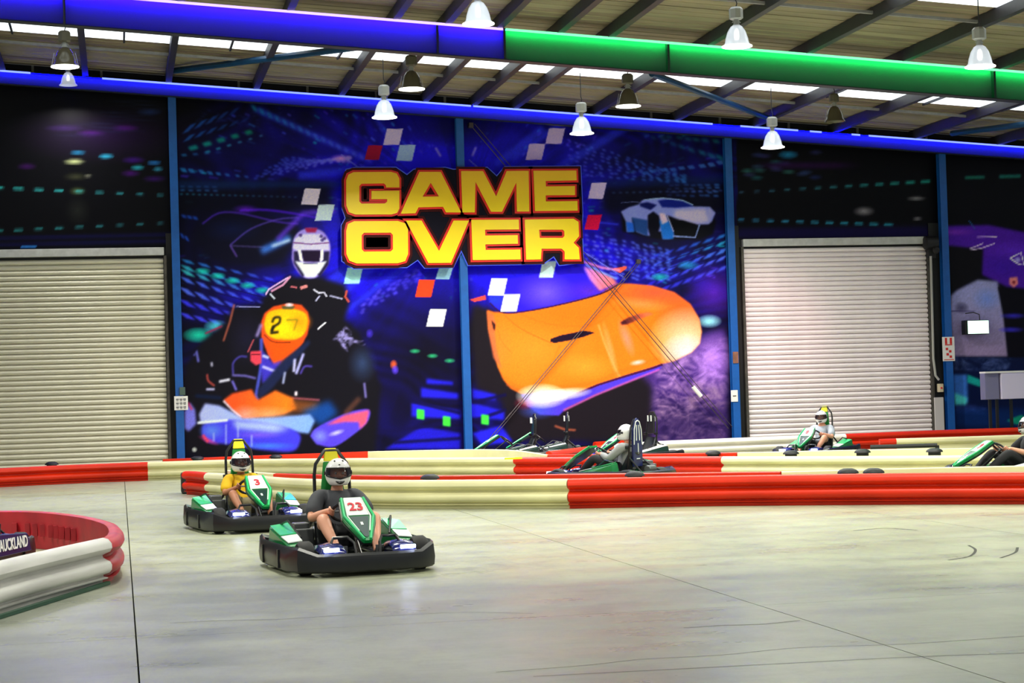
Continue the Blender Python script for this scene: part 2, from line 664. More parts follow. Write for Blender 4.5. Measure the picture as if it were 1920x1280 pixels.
    poly(Q([(330, 420), (440, 360), (580, 320), (620, 265), (800, 235), (1000, 235), (1200, 270), (1340, 350), (1560, 355), (1640, 440), (1590, 560), (1540, 600), (1380, 600), (1290, 580), (1180, 540), (1050, 500), (960, 470), (990, 560), (1060, 700), (1070, 770), (1000, 800), (910, 800), (890, 700), (800, 690), (740, 760), (640, 740), (540, 700), (520, 560), (480, 500), (510, 700), (410, 700), (400, 560)]), (130, 140, 240), 1, 1)
    poly(Q([(480, 500), (700, 540), (700, 760), (530, 690)]), (20, 60, 130), 0.9, 1)
    poly(Q([(700, 470), (780, 420), (860, 480), (880, 600), (830, 760), (740, 780), (700, 640)]), (6, 6, 24), 1, 1)
    poly(Q([(860, 540), (1000, 560), (1060, 720), (1060, 800), (910, 800)]), (20, 110, 220), 0.95, 1)
    poly(Q([(400, 560), (500, 580), (520, 700), (420, 700)]), (20, 90, 220), 0.9, 1)
    poly(Q([(840, 270), (1000, 245), (1200, 275), (1340, 350), (1100, 370), (900, 360)]), (10, 25, 130), 1, 1)
    poly(Q([(590, 310), (700, 290), (830, 330), (740, 400), (600, 350)]), (6, 14, 90), 1, 1)
    poly(Q([(1080, 400), (1500, 380), (1560, 560), (1380, 590), (1180, 540), (1060, 490)]), (205, 190, 240), 0.9, 3)
    poly(Q([(1560, 370), (1630, 440), (1560, 540), (1500, 430)]), (160, 160, 245), 0.9, 1)
    poly(Q([(860, 440), (940, 450), (980, 560), (900, 600)]), (235, 200, 230), 0.9, 1)
    poly(Q([(1060, 560), (1180, 540), (1380, 600), (1400, 760), (1070, 750)]), (2, 4, 12), 1, 1)
    line(Q([(1050, 760), (1360, 780), (1420, 600)]), 3, (130, 150, 220), 0.9)
    line(Q([(330, 300), (520, 285), (600, 300)]), 1.6, (110, 120, 190), 0.7)
    line(Q([(640, 262), (900, 235), (1180, 265), (1330, 330)]), 2, (150, 180, 230), 0.9)
    line(Q([(970, 470), (1060, 700)]), 2, (180, 180, 240), 0.8)
    line(Q([(20, 570), (300, 600)]), 3, (50, 60, 255), 0.8, 1)
    # orange car
    K = lambda L: [(860 + x / 3.658, 480 + y / 3.658) for x, y in L]
    S = lambda x, y: (860 + x / 3.658, 480 + y / 3.658)
    poly(K([(100, 330), (330, 400), (1340, 760), (1345, 1270), (330, 1270), (300, 1000), (120, 900), (70, 500)]), (22, 16, 24), 1.0, 5)
    # smoke and dust to the right
    wxs = (vnoise(CW, CH, 90, 34, 31) * 26).astype(int)
    wys = (vnoise(CW, CH, 90, 34, 32) * 26).astype(int)
    bz = vnoise(CW, CH, 260, 170, 8) * 0.4 + vnoise(CW, CH, 120, 70, 9) * 0.4 + vnoise(CW, CH, 600, 300, 10) * 0.2
    iy, ix = np.mgrid[0:CH, 0:CW]
    dust = np.clip((bz[np.clip(iy + wys, 0, CH - 1), np.clip(ix + wxs, 0, CW - 1)] - 0.25) * 1.8, 0, 1)
    poly(K([(1200, 760), (1660, 560), (1830, 480), (1850, 1290), (1330, 1290), (1330, 900)]), (60, 34, 110), 1.0, 6)
    poly(K([(1360, 760), (1830, 560), (1830, 1000), (1360, 1100)]), (190, 140, 215), 0.8, 8, mul=dust)
    poly(K([(1345, 900), (1830, 880), (1830, 1280), (1345, 1290)]), (125, 100, 110), 0.5, 8, mul=dust)
    poly(K([(1340, 960), (1830, 1060), (1830, 1290), (1340, 1290)]), (16, 8, 40), 0.6, 12, mul=1 - dust)
    ell(*S(1740, 700), 45, 60, (190, 130, 250), 0.75)
    body = [(195, 370), (240, 385), (400, 392), (600, 355), (960, 265), (1090, 190), (1180, 190), (1330, 205), (1480, 250), (1590, 330), (1650, 430), (1668, 520), (1655, 600), (1600, 660), (1480, 720), (1400, 740), (1330, 765), (1150, 820), (960, 880), (860, 925), (800, 945), (620, 930), (560, 925), (470, 950), (430, 945), (360, 910), (310, 850), (270, 760), (240, 640), (205, 500)]
    bm_ = full(K(body), 1)
    poly(K(body), (244, 112, 22), 1.0, 1)
    ell(*S(500, 640), 130, 80, (250, 138, 44), 0.6, clip=bm_)
    ell(*S(700, 430), 120, 40, (235, 100, 14), 0.5, clip=bm_)
    ell(*S(1560, 420), 60, 60, (245, 85, 40), 0.9, 0.7, clip=bm_)
    ell(*S(1350, 250), 90, 26, (235, 75, 55), 0.8, 0.8, clip=bm_)
    ell(*S(1570, 570), 74, 62, (252, 205, 165), 1.0, 0.75, clip=bm_)
    ell(*S(1560, 660), 50, 36, (255, 205, 225), 0.9, 0.7, clip=bm_)
    ell(*S(1150, 560), 12, 40, (255, 130, 120), 0.8, 0.8, ang=-0.35, clip=bm_)
    ell(*S(1040, 640), 8, 60, (255, 160, 110), 0.6, 0.8, ang=-0.25, clip=bm_)
    ell(*S(1230, 730), 17, 6, (255, 210, 225), 0.95, 0.8, ang=-0.15, clip=bm_)
    ell(*S(280, 640), 30, 60, (240, 120, 40), 0.8, clip=bm_)
    line(K(curve([(310, 400), (430, 500), (640, 600)])), 1.8, (190, 90, 20), 0.8)
    line(K(curve([(265, 500), (300, 590), (370, 670)])), 1.5, (200, 100, 25), 0.7)
    line(K(curve([(330, 880), (470, 940), (620, 925), (800, 945)])), 4, (190, 80, 30), 0.7, 1)
    poly(K([(195, 380), (240, 400), (258, 470), (250, 520), (262, 640), (300, 780), (240, 700), (205, 520)]), (200, 95, 60), 0.8, 1)
    poly(K([(225, 440), (255, 470), (250, 515), (238, 500)]), (40, 16, 20), 0.9)
    # bonnet creases, reflections and shaded nose edge
    line(K(curve([(420, 400), (640, 470), (900, 480), (1010, 420), (1090, 330)])), 2.2, (205, 92, 16), 0.55, 1)
    line(K(curve([(960, 470), (1010, 620), (1080, 780), (1110, 830)])), 3, (255, 170, 110), 0.55, 1)
    line(K(curve([(700, 610), (620, 760), (480, 910)])), 2.5, (214, 96, 14), 0.5, 1)
    line(K(curve([(300, 820), (420, 900), (620, 900), (880, 880), (1150, 780), (1380, 700)])), 5, (222, 92, 20), 0.45, 2)
    ell(*S(880, 760), 60, 30, (255, 150, 50), 0.6, clip=bm_)
    ell(*S(1250, 330), 60, 14, (252, 140, 80), 0.7, ang=0.1, clip=bm_)
    # windscreen
    ws = [(200, 250), (215, 200), (330, 160), (560, 120), (860, 70), (1090, 185), (960, 262), (650, 340), (400, 385), (290, 380), (215, 320)]
    wm = full(K(ws), 1)
    poly(K(ws), (40, 20, 235), 1.0, 1)
    ell(*S(600, 250), 60, 40, (120, 90, 235), 0.8, clip=wm)
    ell(*S(900, 240), 60, 24, (90, 40, 190), 0.8, clip=wm)
    ell(*S(250, 300), 40, 26, (30, 60, 190), 0.8, clip=wm)
    poly(K([(858, 75), (900, 160), (970, 240), (1090, 190), (1060, 150), (930, 90)]), (235, 140, 225), 0.9, 2, color2=(245, 120, 90), g0=S(880, 90), g1=S(1080, 190))
    line(K(curve([(215, 322), (290, 383), (400, 388), (650, 345), (960, 266), (1110, 190)])), 2.6, (40, 10, 60), 1.0)
    poly(K([(75, 300), (185, 270), (190, 300), (110, 315)]), (230, 70, 60), 1.0)
    poly(K([(1050, 90), (1150, 70), (1155, 85), (1110, 118)]), (235, 80, 60), 1.0)
    line(K([(860, 40), (980, 80), (1110, 100)]), 4, (240, 130, 200), 0.9, 1)
    line(K([(870, 60), (1090, 160)]), 3, (120, 170, 245), 0.9, 1)
    poly(K([(630, 570), (700, 545), (850, 515), (905, 518), (935, 528), (860, 555), (760, 580), (660, 598), (632, 590)]), (26, 10, 34), 1, 0)
    poly(K([(1110, 455), (1160, 425), (1230, 400), (1300, 385), (1340, 400), (1250, 430), (1160, 470), (1120, 474)]), (60, 18, 30), 1, 1, color2=(225, 100, 60), g0=S(1130, 450), g1=S(1290, 395))
    # splitter and light
    poly(K([(430, 950), (560, 940), (700, 960), (860, 930), (960, 882), (1150, 822), (1330, 767), (1400, 742), (1380, 780), (1200, 850), (940, 950), (740, 1045), (690, 1095), (560, 1090), (470, 1030)]), (70, 50, 210), 1, 1)
    line(K([(810, 945), (960, 884), (1150, 824), (1330, 770), (1400, 745)]), 4, (60, 14, 60), 1.0)
    line(K([(720, 1060), (940, 955), (1150, 870), (1380, 778)]), 3, (215, 90, 180), 0.9, 1)
    ell(*S(540, 1060), 40, 18, (60, 80, 200), 0.8)
    ell(*S(450, 1010), 22, 14, (170, 30, 60), 0.7)
    ell(*S(570, 960), 50, 24, (255, 255, 255), 1.0, 0.6)
    ell(*S(700, 950), 60, 12, (235, 235, 255), 1.0, 0.6, ang=-0.12)
    line(K([(660, 1165), (730, 1190), (805, 1195)]), 3, (190, 90, 60), 0.9, 1)
    # lower centre glowing blocks
    for (x, y, w, h) in [(772, 768, 92, 26), (880, 768, 66, 28), (790, 736, 70, 18), (886, 738, 44, 18), (800, 715, 50, 10)]:
        poly([(x, y - h / 2), (x + w, y + h * 0.1), (x + w, y + h * 0.7), (x, y + h / 2)], (30, 26, 215), 0.95, 2)
    poly([(722, 842), (790, 800), (864, 812), (864, 842)], (26, 20, 190), 0.95, 2)
    poly([(886, 812), (940, 798), (962, 828), (905, 836)], (34, 30, 220), 0.95, 2)
    for a, b in [((740, 830), (864, 822)), ((700, 812), (864, 792)), ((770, 752), (864, 775)), ((886, 790), (950, 768)), ((886, 755), (950, 740))]:
        line([a, b], 6, (8, 4, 60), 0.9, 1)
    for x, y in [(789, 777), (838, 790), (910, 787)]:
        poly([(x - 7, y - 10), (x + 7, y - 8), (x + 7, y + 10), (x - 7, y + 8)], (60, 225, 60), 1, 1)
    for x, y in [(778, 658), (811, 667), (843, 676)]:
        ell(x, y, 11, 4.5, (40, 170, 110), 0.95, 0.5)
    for x, y, c in [(738, 683, (240, 90, 40)), (741, 693, (90, 60, 230)), (693, 625, (60, 40, 190))]:
        ell(x, y, 7, 9, c, 0.95, 0.5)
    # checker flags
    sk = 7
    for x, y, w, h, c in [(719, 242, 34, 30, (195, 175, 245)), (743, 272, 34, 30, (150, 175, 245)), (684, 273, 31, 27, (150, 8, 50)), (1023, 241, 34, 29, (190, 165, 245)), (986, 270, 34, 30, (190, 165, 245)),
                          (565, 354, 34, 30, (215, 200, 245)), (591, 384, 34, 30, (195, 215, 245)), (1103, 343, 32, 30, (195, 175, 255)), (1096, 403, 30, 28, (215, 8, 70)),
                          (645, 502, 33, 30, (160, 225, 245)), (817, 502, 30, 22, (150, 200, 245)), (1011, 490, 30, 31, (200, 235, 250)), (779, 525, 34, 32, (245, 60, 25)), (915, 522, 34, 32, (250, 250, 255)), (939, 552, 34, 32, (252, 252, 255)), (800, 580, 35, 32, (255, 255, 255))]:
        poly([(x + sk, y), (x + w + sk - 4, y), (x + w - 4, y + h), (x, y + h)], c, 1.0, 0)
    for a, b in [((752 + 65, 277), (827, 294)), ((893, 276), (886, 293))]:
        line([a, b], 4, (150, 140, 240), 0.8, 1)
    # shards
    for a, b in [((640, 290), (700, 335)), ((1090, 470), (1170, 520)), ((880, 300), (925, 340))]:
        line([a, b], 1.5, (140, 150, 255), 0.8)
    # ---- printed kart racer
    G = lambda L: [(330 + x / 4.923, 380 + y / 4.923) for x, y in L]
    G2 = lambda L: [(330 + x / 4.923, 600 + y / 4.923) for x, y in L]
    A = lambda x, y: (330 + x / 4.923, 380 + y / 4.923)
    B = lambda x, y: (330 + x / 4.923, 600 + y / 4.923)
    poly(G([(530, 960), (770, 960), (830, 850), (900, 780), (1040, 680), (1180, 690), (1300, 680), (1560, 760), (1610, 920), (1560, 1080), (1700, 1200), (1790, 1420), (1900, 1700), (1840, 2300), (1720, 2350), (230, 2350), (90, 2300), (60, 1700), (100, 1500), (250, 1280), (430, 1130)]), (12, 10, 20), 1.0, 4)
    ell(*A(650, 1250), 40, 60, (22, 20, 44), 0.9)
    ell(*B(1720, 400), 30, 40, (46, 66, 110), 0.8)
    line(G([(540, 940), (500, 1100), (440, 1280)]), 3, (190, 95, 70), 0.9, 1)
    line(G([(560, 958), (780, 965)]), 2, (150, 150, 220), 0.9)
    line(G([(270, 1210), (430, 1140)]), 3, (170, 20, 60), 0.9, 1)
    # helmet
    poly(G(curve([(1075, 440), (1090, 330), (1150, 260), (1250, 235), (1360, 270), (1420, 370), (1425, 480), (1390, 600), (1300, 690), (1180, 690), (1100, 600), (1070, 520)])), (150, 130, 225), 1, 1)
    poly(G([(1080, 420), (1100, 330), (1180, 290), (1330, 290), (1410, 350), (1420, 440), (1340, 440), (1120, 450)]), (205, 200, 250), 1, 1)
    poly(G([(1090, 450), (1130, 450), (1150, 560), (1200, 660), (1170, 690), (1090, 560)]), (30, 24, 60), 1, 1)
    poly(G([(1420, 450), (1370, 450), (1350, 560), (1300, 660), (1330, 690), (1410, 570)]), (30, 24, 60), 1, 1)
    poly(G([(1190, 235), (1310, 235), (1290, 275), (1210, 275)]), (150, 20, 70), 1, 1)
    poly(G([(1155, 440), (1340, 440), (1330, 550), (1180, 545)]), (24, 8, 40), 1, 1)
    poly(G([(1125, 430), (1155, 440), (1175, 550), (1145, 530)]), (240, 240, 255), 1)
    poly(G([(1365, 430), (1338, 440), (1330, 550), (1360, 530)]), (240, 240, 255), 1)
    poly(G([(1100, 540), (1250, 565), (1395, 540), (1330, 640), (1280, 690), (1200, 690), (1150, 610)]), (228, 235, 255), 1, 1)
    line(G([(1085, 370), (1250, 385), (1415, 370)]), 2.5, (110, 50, 120), 0.9)
    line(G([(1180, 562), (1310, 562)]), 1.5, (30, 30, 60), 0.9)
    for q in [(1340, 310), (1370, 330), (1350, 345), (1150, 300)]:
        ell(*A(*q), 4, 4, (40, 20, 90), 0.9, 0.5)
    # suit highlights
    for pl, w, c in [([(830, 850), (860, 800), (1040, 690)], 3, (235, 190, 240)), ([(880, 820), (990, 760), (1060, 680)], 4, (220, 150, 190)), ([(870, 840), (915, 890)], 3, (220, 230, 255)),
                     ([(1060, 775), (1120, 785)], 3, (220, 110, 120)), ([(1150, 790), (1215, 770)], 6, (230, 140, 140)), ([(1270, 800), (1320, 835), (1370, 830), (1395, 870)], 3, (220, 220, 245)),
                     ([(1290, 910), (1330, 860)], 3, (190, 190, 230)), ([(1420, 860), (1540, 890)], 3, (170, 170, 210)), ([(1580, 810), (1565, 870), (1600, 920)], 4, (200, 80, 60)), ([(1310, 1170), (1385, 1105)], 3, (235, 235, 250))]:
        line(G(pl), w, c, 0.9, 0)
    # number plate
    pl = [(790, 1100), (820, 1020), (900, 960), (1040, 930), (1160, 945), (1220, 1010), (1235, 1100), (1215, 1220), (1150, 1330), (1060, 1440), (1000, 1530), (910, 1500), (850, 1400), (790, 1240)]
    poly(G(pl), (240, 75, 20), 1, 1, color2=(225, 70, 30), g0=A(900, 950), g1=A(900, 1500))
    poly(G(curve([(815, 1120), (850, 1020), (950, 985), (1100, 985), (1200, 1030), (1215, 1130), (1170, 1230), (1060, 1275), (930, 1265), (840, 1210), (815, 1120)])), (250, 180, 10), 1, 1)
    ell(*A(980, 1150), 36, 28, (255, 220, 10), 0.9)
    ell(*A(1150, 1100), 26, 22, (250, 140, 10), 0.8)
    poly(G([(840, 1260), (1190, 1270), (1080, 1420), (1000, 1520), (900, 1490)]), (245, 78, 10), 0.9, 2)
    line(G(curve([(815, 1220), (900, 1285), (1060, 1290)])), 1.8, (90, 30, 10), 0.9)
    poly(G([(970, 955), (1110, 955), (1080, 985), (990, 985)]), (70, 80, 50), 1, 1)
    ell(*A(1045, 942), 9, 4, (230, 230, 255), 1, 0.5)
    # the figures 2 7
    line(G(curve([(890, 1110), (910, 1065), (960, 1060), (955, 1110), (900, 1150), (885, 1190)])), 4.5, (20, 22, 10), 0.95, 1)
    line(G([(872, 1205), (950, 1195)]), 5, (18, 18, 8), 0.95, 1)
    line(G([(905, 1135), (885, 1195)]), 5, (20, 20, 10), 0.9, 1)
    line(G([(1020, 1085), (1130, 1080)]), 4, (130, 120, 20), 0.85, 1)
    line(G([(1125, 1080), (1090, 1180)]), 4, (120, 110, 20), 0.7, 1)
    line(G([(745, 1240), (770, 1180), (790, 1120)]), 5, (170, 150, 230), 0.9, 2)
    # cockpit and lower body
    line(G2([(790, 170), (790, 420), (740, 700), (760, 740)]), 6, (70, 80, 200), 0.9, 1)
    poly(G2([(800, 280), (900, 400), (990, 370), (900, 560), (800, 590), (780, 430)]), (60, 50, 200), 0.9, 2)
    line(G2([(800, 330), (860, 350)]), 5, (200, 210, 255), 0.9, 1)
    line(G2([(800, 430), (930, 480)]), 5, (190, 190, 255), 0.9, 1)
    poly(G2([(990, 370), (1230, 180), (1240, 220), (900, 620), (770, 740), (760, 640)]), (22, 30, 66), 1, 2)
    poly(G2([(690, 290), (790, 285), (790, 400), (740, 420), (690, 380)]), (215, 60, 80), 1, 1)
    line(G2([(700, 320), (780, 320)]), 2, (70, 10, 30), 0.9)
    line(G2([(720, 180), (665, 300)]), 3, (170, 70, 80), 0.9)
    for pl_, w, c in [(curve([(530, 500), (530, 400), (590, 340), (660, 340)]), 3, (80, 70, 190)), ([(520, 510), (640, 515), (740, 540)], 4, (110, 100, 190)), (curve([(290, 500), (300, 560), (360, 610)]), 3, (210, 80, 70)),
                      ([(400, 570), (500, 550)], 5, (225, 225, 250)), ([(520, 560), (560, 650)], 4, (120, 110, 230)), ([(1090, 480), (1100, 360)], 5, (200, 200, 255)), ([(1110, 500), (1180, 310)], 5, (180, 180, 250)),
                      ([(990, 590), (1010, 480)], 4, (170, 180, 230)), (curve([(1150, 500), (1190, 430), (1260, 430)]), 3, (90, 70, 200)), ([(1110, 700), (1110, 660)], 5, (255, 240, 255)), ([(280, 640), (360, 640)], 4, (200, 200, 250)),
                      ([(170, 330), (190, 280), (210, 390)], 4, (110, 110, 220)), ([(330, 390), (335, 430)], 4, (190, 190, 220)), ([(1060, 720), (1330, 740)], 3, (170, 80, 110)), ([(1740, 580), (1755, 720)], 4, (120, 110, 190))]:
        line(G2(pl_), w, c, 0.9, 1)
    poly(G2([(1440, 190), (1560, 50), (1620, 110), (1640, 180), (1740, 190), (1760, 250), (1640, 210), (1590, 300), (1540, 260), (1500, 190)]), (170, 160, 240), 0.75, 1, mul=np.clip(dust * 2 - 0.4, 0, 1))
    poly(G2([(440, 740), (520, 680), (700, 640), (730, 700), (760, 740), (920, 650), (1080, 720), (1120, 820), (1000, 870), (640, 910), (580, 890)]), (240, 80, 30), 1, 2, color2=(245, 120, 25), g0=B(560, 700), g1=B(1050, 760))
    ell(*B(640, 870), 30, 20, (255, 150, 140), 0.9)
    ell(*B(850, 870), 55, 18, (250, 170, 120), 0.8)
    poly(G2([(1060, 730), (1330, 760), (1300, 860), (1080, 860)]), (150, 80, 30), 0.7, 5)
    poly(G2([(1150, 850), (1420, 740), (1500, 860), (1340, 980), (1240, 900)]), (12, 70, 160), 0.85, 6)
    line(G2([(440, 745), (520, 830), (600, 895)]), 3, (240, 230, 255), 0.95, 1)
    # bumper
    poly(G2([(215, 870), (270, 770), (400, 790), (520, 850), (620, 910), (900, 900), (1240, 870), (1285, 930), (1230, 1050), (900, 1010), (230, 950)]), (165, 175, 245), 1, 2, color2=(120, 160, 240), g0=B(250, 850), g1=B(1250, 950))
    poly(G2(curve([(240, 1000), (270, 960), (500, 920), (900, 960), (1130, 1040), (1140, 1150), (1060, 1215), (800, 1200), (500, 1150), (300, 1130), (240, 1060)])), (62, 56, 225), 1, 2)
    poly(G2([(520, 925), (900, 950), (1050, 1010), (900, 1040), (560, 1000)]), (180, 205, 245), 0.85, 5)
    ell(*B(330, 1020), 28, 18, (90, 140, 250), 0.8)
    ell(*B(850, 1160), 60, 8, (60, 130, 250), 0.8)
    ell(*B(760, 1060), 50, 8, (130, 90, 240), 0.7)
    ell(*B(300, 1110), 24, 6, (220, 60, 130), 0.8, ang=0.4)
    line(G2([(250, 1060), (300, 1130)]), 5, (225, 60, 90), 0.9, 1)
    line(G2([(200, 950), (480, 925)]), 5, (225, 235, 255), 0.95, 1)
    for q, hh in [((465, 960), 190), ((350, 1040), 80), ((700, 1060), 110), ((575, 980), 110)]:
        line(G2([q, (q[0], q[1] + hh)]), 2.5, (170, 190, 255), 0.8, 1)
    poly(G2(curve([(1240, 1070), (1290, 1000), (1480, 900), (1640, 840), (1785, 830), (1770, 940), (1640, 1060), (1460, 1170), (1300, 1150)])), (80, 60, 215), 1, 1)
    poly(G2([(1390, 970), (1560, 880), (1785, 832), (1760, 950), (1700, 1010), (1690, 940), (1560, 940)]), (230, 80, 110), 1, 2)
    ell(*B(1330, 1070), 18, 16, (130, 150, 250), 0.8)
    ell(*B(1480, 1040), 18, 6, (210, 210, 255), 0.9, ang=-0.3)
    line(G2([(1560, 870), (1700, 720)]), 9, (120, 70, 50), 0.6, 3)
    poly(G2([(80, 850), (130, 760), (180, 830), (190, 960), (120, 1030), (80, 1000)]), (120, 120, 230), 0.95, 2)
    line(G2([(110, 760), (150, 830)]), 4, (190, 50, 90), 0.9, 1)
    ell(*B(170, 1195), 5, 5, (200, 205, 200), 1, 0.4)
    line(G2([(180, 700), (420, 720)]), 6, (8, 24, 60), 0.9, 2)
    # ---- over the left door
    poly([(-130, 90), (326, 90), (326, 480), (-130, 480)], (4, 4, 9), 1)
    ell(200, 250, 190, 60, (40, 8, 70), 0.55)
    for x, y, w, c in [(235, 240, 28, (70, 10, 110)), (170, 250, 30, (60, 10, 95)), (250, 300, 24, (50, 10, 110)), (120, 240, 40, (45, 20, 80)), (280, 210, 26, (30, 50, 100)), (50, 312, 20, (50, 10, 80)), (290, 335, 24, (45, 10, 90)), (245, 325, 20, (60, 10, 100))]:
        ell(x, y, w, 7, c, 0.9, 0.7)
    for x, y, w, c in [(199, 293, 16, (40, 150, 190)), (289, 305, 14, (30, 100, 170)), (258, 314, 14, (30, 140, 160)), (146, 286, 16, (25, 100, 140)), (296, 317, 10, (40, 120, 150))]:
        ell(x, y, w, 5, c, 1, 0.5)
    for k in range(10):
        ell(250 - k * 11 + k % 3 * 30, 190 + k * 7, 60, 3, (24, 30, 60), 0.6)
    ell(139, 303, 22, 6, (190, 200, 140), 0.95, 0.7)
    ell(142, 331, 26, 9, (60, 62, 40), 0.8)
    ell(165, 330, 9, 4, (150, 150, 130), 0.8)
    ell(145, 358, 18, 9, (110, 130, 70), 0.7)
    ell(145, 395, 26, 30, (26, 28, 26), 0.9)
    dashes((-60, 350), (320, 367), 10, 34, 18, 5, 3.5, (40, 165, 160), (50, 140, 160), 1, 0.8, skew=0)
    dashes((-60, 436), (320, 418), 10, 30, 18, 5, 3.5, (40, 140, 140), (50, 130, 150), 0.8, 0.8, skew=0)
    for y in (450, 462):
        line([(-130, y), (326, y - 10)], 6, (14, 12, 80), 0.7, 2)
    line([(40, 463), (70, 462)], 4, (40, 110, 190), 0.9)
    # ---- over the right door
    poly([(1382, 200), (1768, 200), (1768, 460), (1382, 460)], (4, 4, 10), 1)
    for k in range(16):
        rr = random.Random(k)
        ell(1385 + rr.random() * 150, 285 + rr.random() * 50, 14, 5, (30 + 30 * rr.random(), 40 + 90 * rr.random(), 120), 0.7, 0.6)
    ell(1478, 290, 20, 8, (30, 130, 190), 0.9, 0.5)
    for k in range(5):
        ell(1450 + k * 30, 310, 50, 10, (44, 8, 70), 0.6)
    dashes((1376, 362), (1750, 340), 13, 14, 30, 3, 6, (60, 100, 140), (30, 150, 140), 0.8, 0.9, skew=0)
    dashes((1376, 412), (1680, 422), 11, 18, 28, 4, 5, (50, 130, 190), (40, 150, 170), 0.9, 0.9, skew=0)
    for q in [(1718, 372, 20, 5), (1620, 396, 22, 10), (1720, 410, 10, 4)]:
        ell(*q, (170, 165, 175), 0.8, 0.8)
    poly([(1382, 428), (1768, 424), (1768, 450), (1382, 448)], (20, 8, 90), 0.6, 4)
    # ---- right end bay
    poly([(1768, 200), (2060, 200), (2060, 860), (1768, 860)], (5, 5, 14), 1)
    dashes((1795, 334), (2060, 326), 4, 60, 80, 6, 8, (30, 120, 110), (30, 130, 120), 0.8, 0.8, skew=0)
    E = lambda L: [(1740 + x / 2.977, 380 + y / 2.977) for x, y in L]
    poly(E([(100, 130), (340, 125), (536, 165), (900, 180), (900, 520), (440, 470), (300, 400), (290, 300), (230, 270), (110, 250)]), (75, 24, 165), 1, 2)
    ell(1900, 470, 60, 22, (96, 40, 210), 0.8)
    ell(1880, 500, 60, 30, (60, 20, 170), 0.8)
    ell(1790, 435, 40, 8, (130, 50, 190), 0.8)
    poly(E([(110, 240), (310, 260), (300, 420), (140, 480)]), (12, 10, 18), 1, 2)
    for a in [[(275, 192), (385, 192)], [(240, 265), (300, 255), (375, 228)], [(235, 258), (310, 228)]]:
        line(E(a), 2.2, (230, 205, 245), 0.9, 0)
    line(E([(460, 310), (520, 280), (540, 350), (500, 340), (460, 310)]), 2.5, (240, 235, 255), 1)
    ell(1908, 487, 7, 6, (190, 190, 250), 0.9, 0.5)
    poly(E([(455, 420), (500, 415), (505, 455), (480, 475), (455, 455)]), (235, 130, 130), 1, 1)
    ell(1901, 529, 4, 4, (120, 20, 40), 1, 0.5)
    line(E([(230, 100), (265, 150)]), 2, (40, 90, 150), 0.8)
    poly(E([(125, 600), (130, 520), (160, 490), (280, 430), (390, 440), (425, 640), (448, 860), (140, 860)]), (150, 150, 205), 1, 2, color2=(150, 130, 170), g0=(1800, 550), g1=(1800, 660))
    ell(1850, 560, 30, 24, (110, 140, 225), 0.8)
    ell(1803, 577, 14, 12, (60, 56, 90), 0.9, 0.7)
    line(E([(130, 605), (260, 605)]), 1.6, (70, 60, 110), 0.8)
    poly(E([(448, 860), (425, 640), (390, 470), (560, 520), (560, 880)]), (8, 6, 18), 1, 1)
    for q in [(1900, 592, 26, 6), (1896, 618, 26, 6)]:
        ell(*q, (60, 50, 220), 0.9, 0.7)
    poly(E([(130, 860), (900, 870), (900, 1270), (140, 1270)]), (8, 20, 60), 1, 1)
    poly(E([(140, 860), (470, 870), (440, 940), (150, 935)]), (110, 130, 190), 0.7, 2, mul=dust)
    poly(E([(140, 960), (220, 960), (225, 1120), (150, 1100)]), (60, 120, 215), 0.9, 2)
    poly(E([(150, 1060), (220, 1090), (215, 1130), (150, 1130)]), (80, 215, 215), 1, 2)
    poly(E([(222, 960), (296, 990), (296, 1030), (222, 1005)]), (20, 160, 150), 1, 1)
    poly(E([(150, 1130), (330, 1140), (330, 1180), (150, 1170)]), (60, 80, 170), 0.8, 3, mul=dust)
    poly(E([(150, 1150), (560, 1150), (560, 1250), (150, 1250)]), (6, 50, 120), 0.6, 5)
    poly(E([(440, 1215), (520, 1185), (560, 1200), (500, 1240)]), (10, 150, 120), 1, 1)


paint()
# blend in a little print grain
CAN *= (0.93 + 0.14 * np.random.RandomState(3).rand(CH, CW, 1)).astype(np.float32)
np.clip(CAN, 0, 255, out=CAN)


def canvas_sample(px, py):
    x = np.clip(px - CX0, 0, CW - 2)
    y = np.clip(py - CY0, 0, CH - 2)
    xi, yi = x.astype(int), y.astype(int)
    fx, fy = (x - xi)[:, None], (y - yi)[:, None]
    c = (CAN[yi, xi] * (1 - fx) + CAN[yi, xi + 1] * fx) * (1 - fy) + (CAN[yi + 1, xi] * (1 - fx) + CAN[yi + 1, xi + 1] * fx) * fy
    c = c / 255.0
    return np.where(c <= 0.04045, c / 12.92, ((c + 0.055) / 1.055) ** 2.4)


MURAL_GAIN = 1.3
mm_ = bpy.data.materials.new('printed_banner')
mm_.use_nodes = True
_nt = mm_.node_tree
_b = _nt.nodes['Principled BSDF']
_b.inputs['Roughness'].default_value = 0.42
_b.inputs['Specular IOR Level'].default_value = 0.12
_at = _nt.nodes.new('ShaderNodeAttribute')
_at.attribute_name = 'print'
_nt.links.new(_at.outputs['Color'], _b.inputs['Base Color'])
M_PRINT = mm_


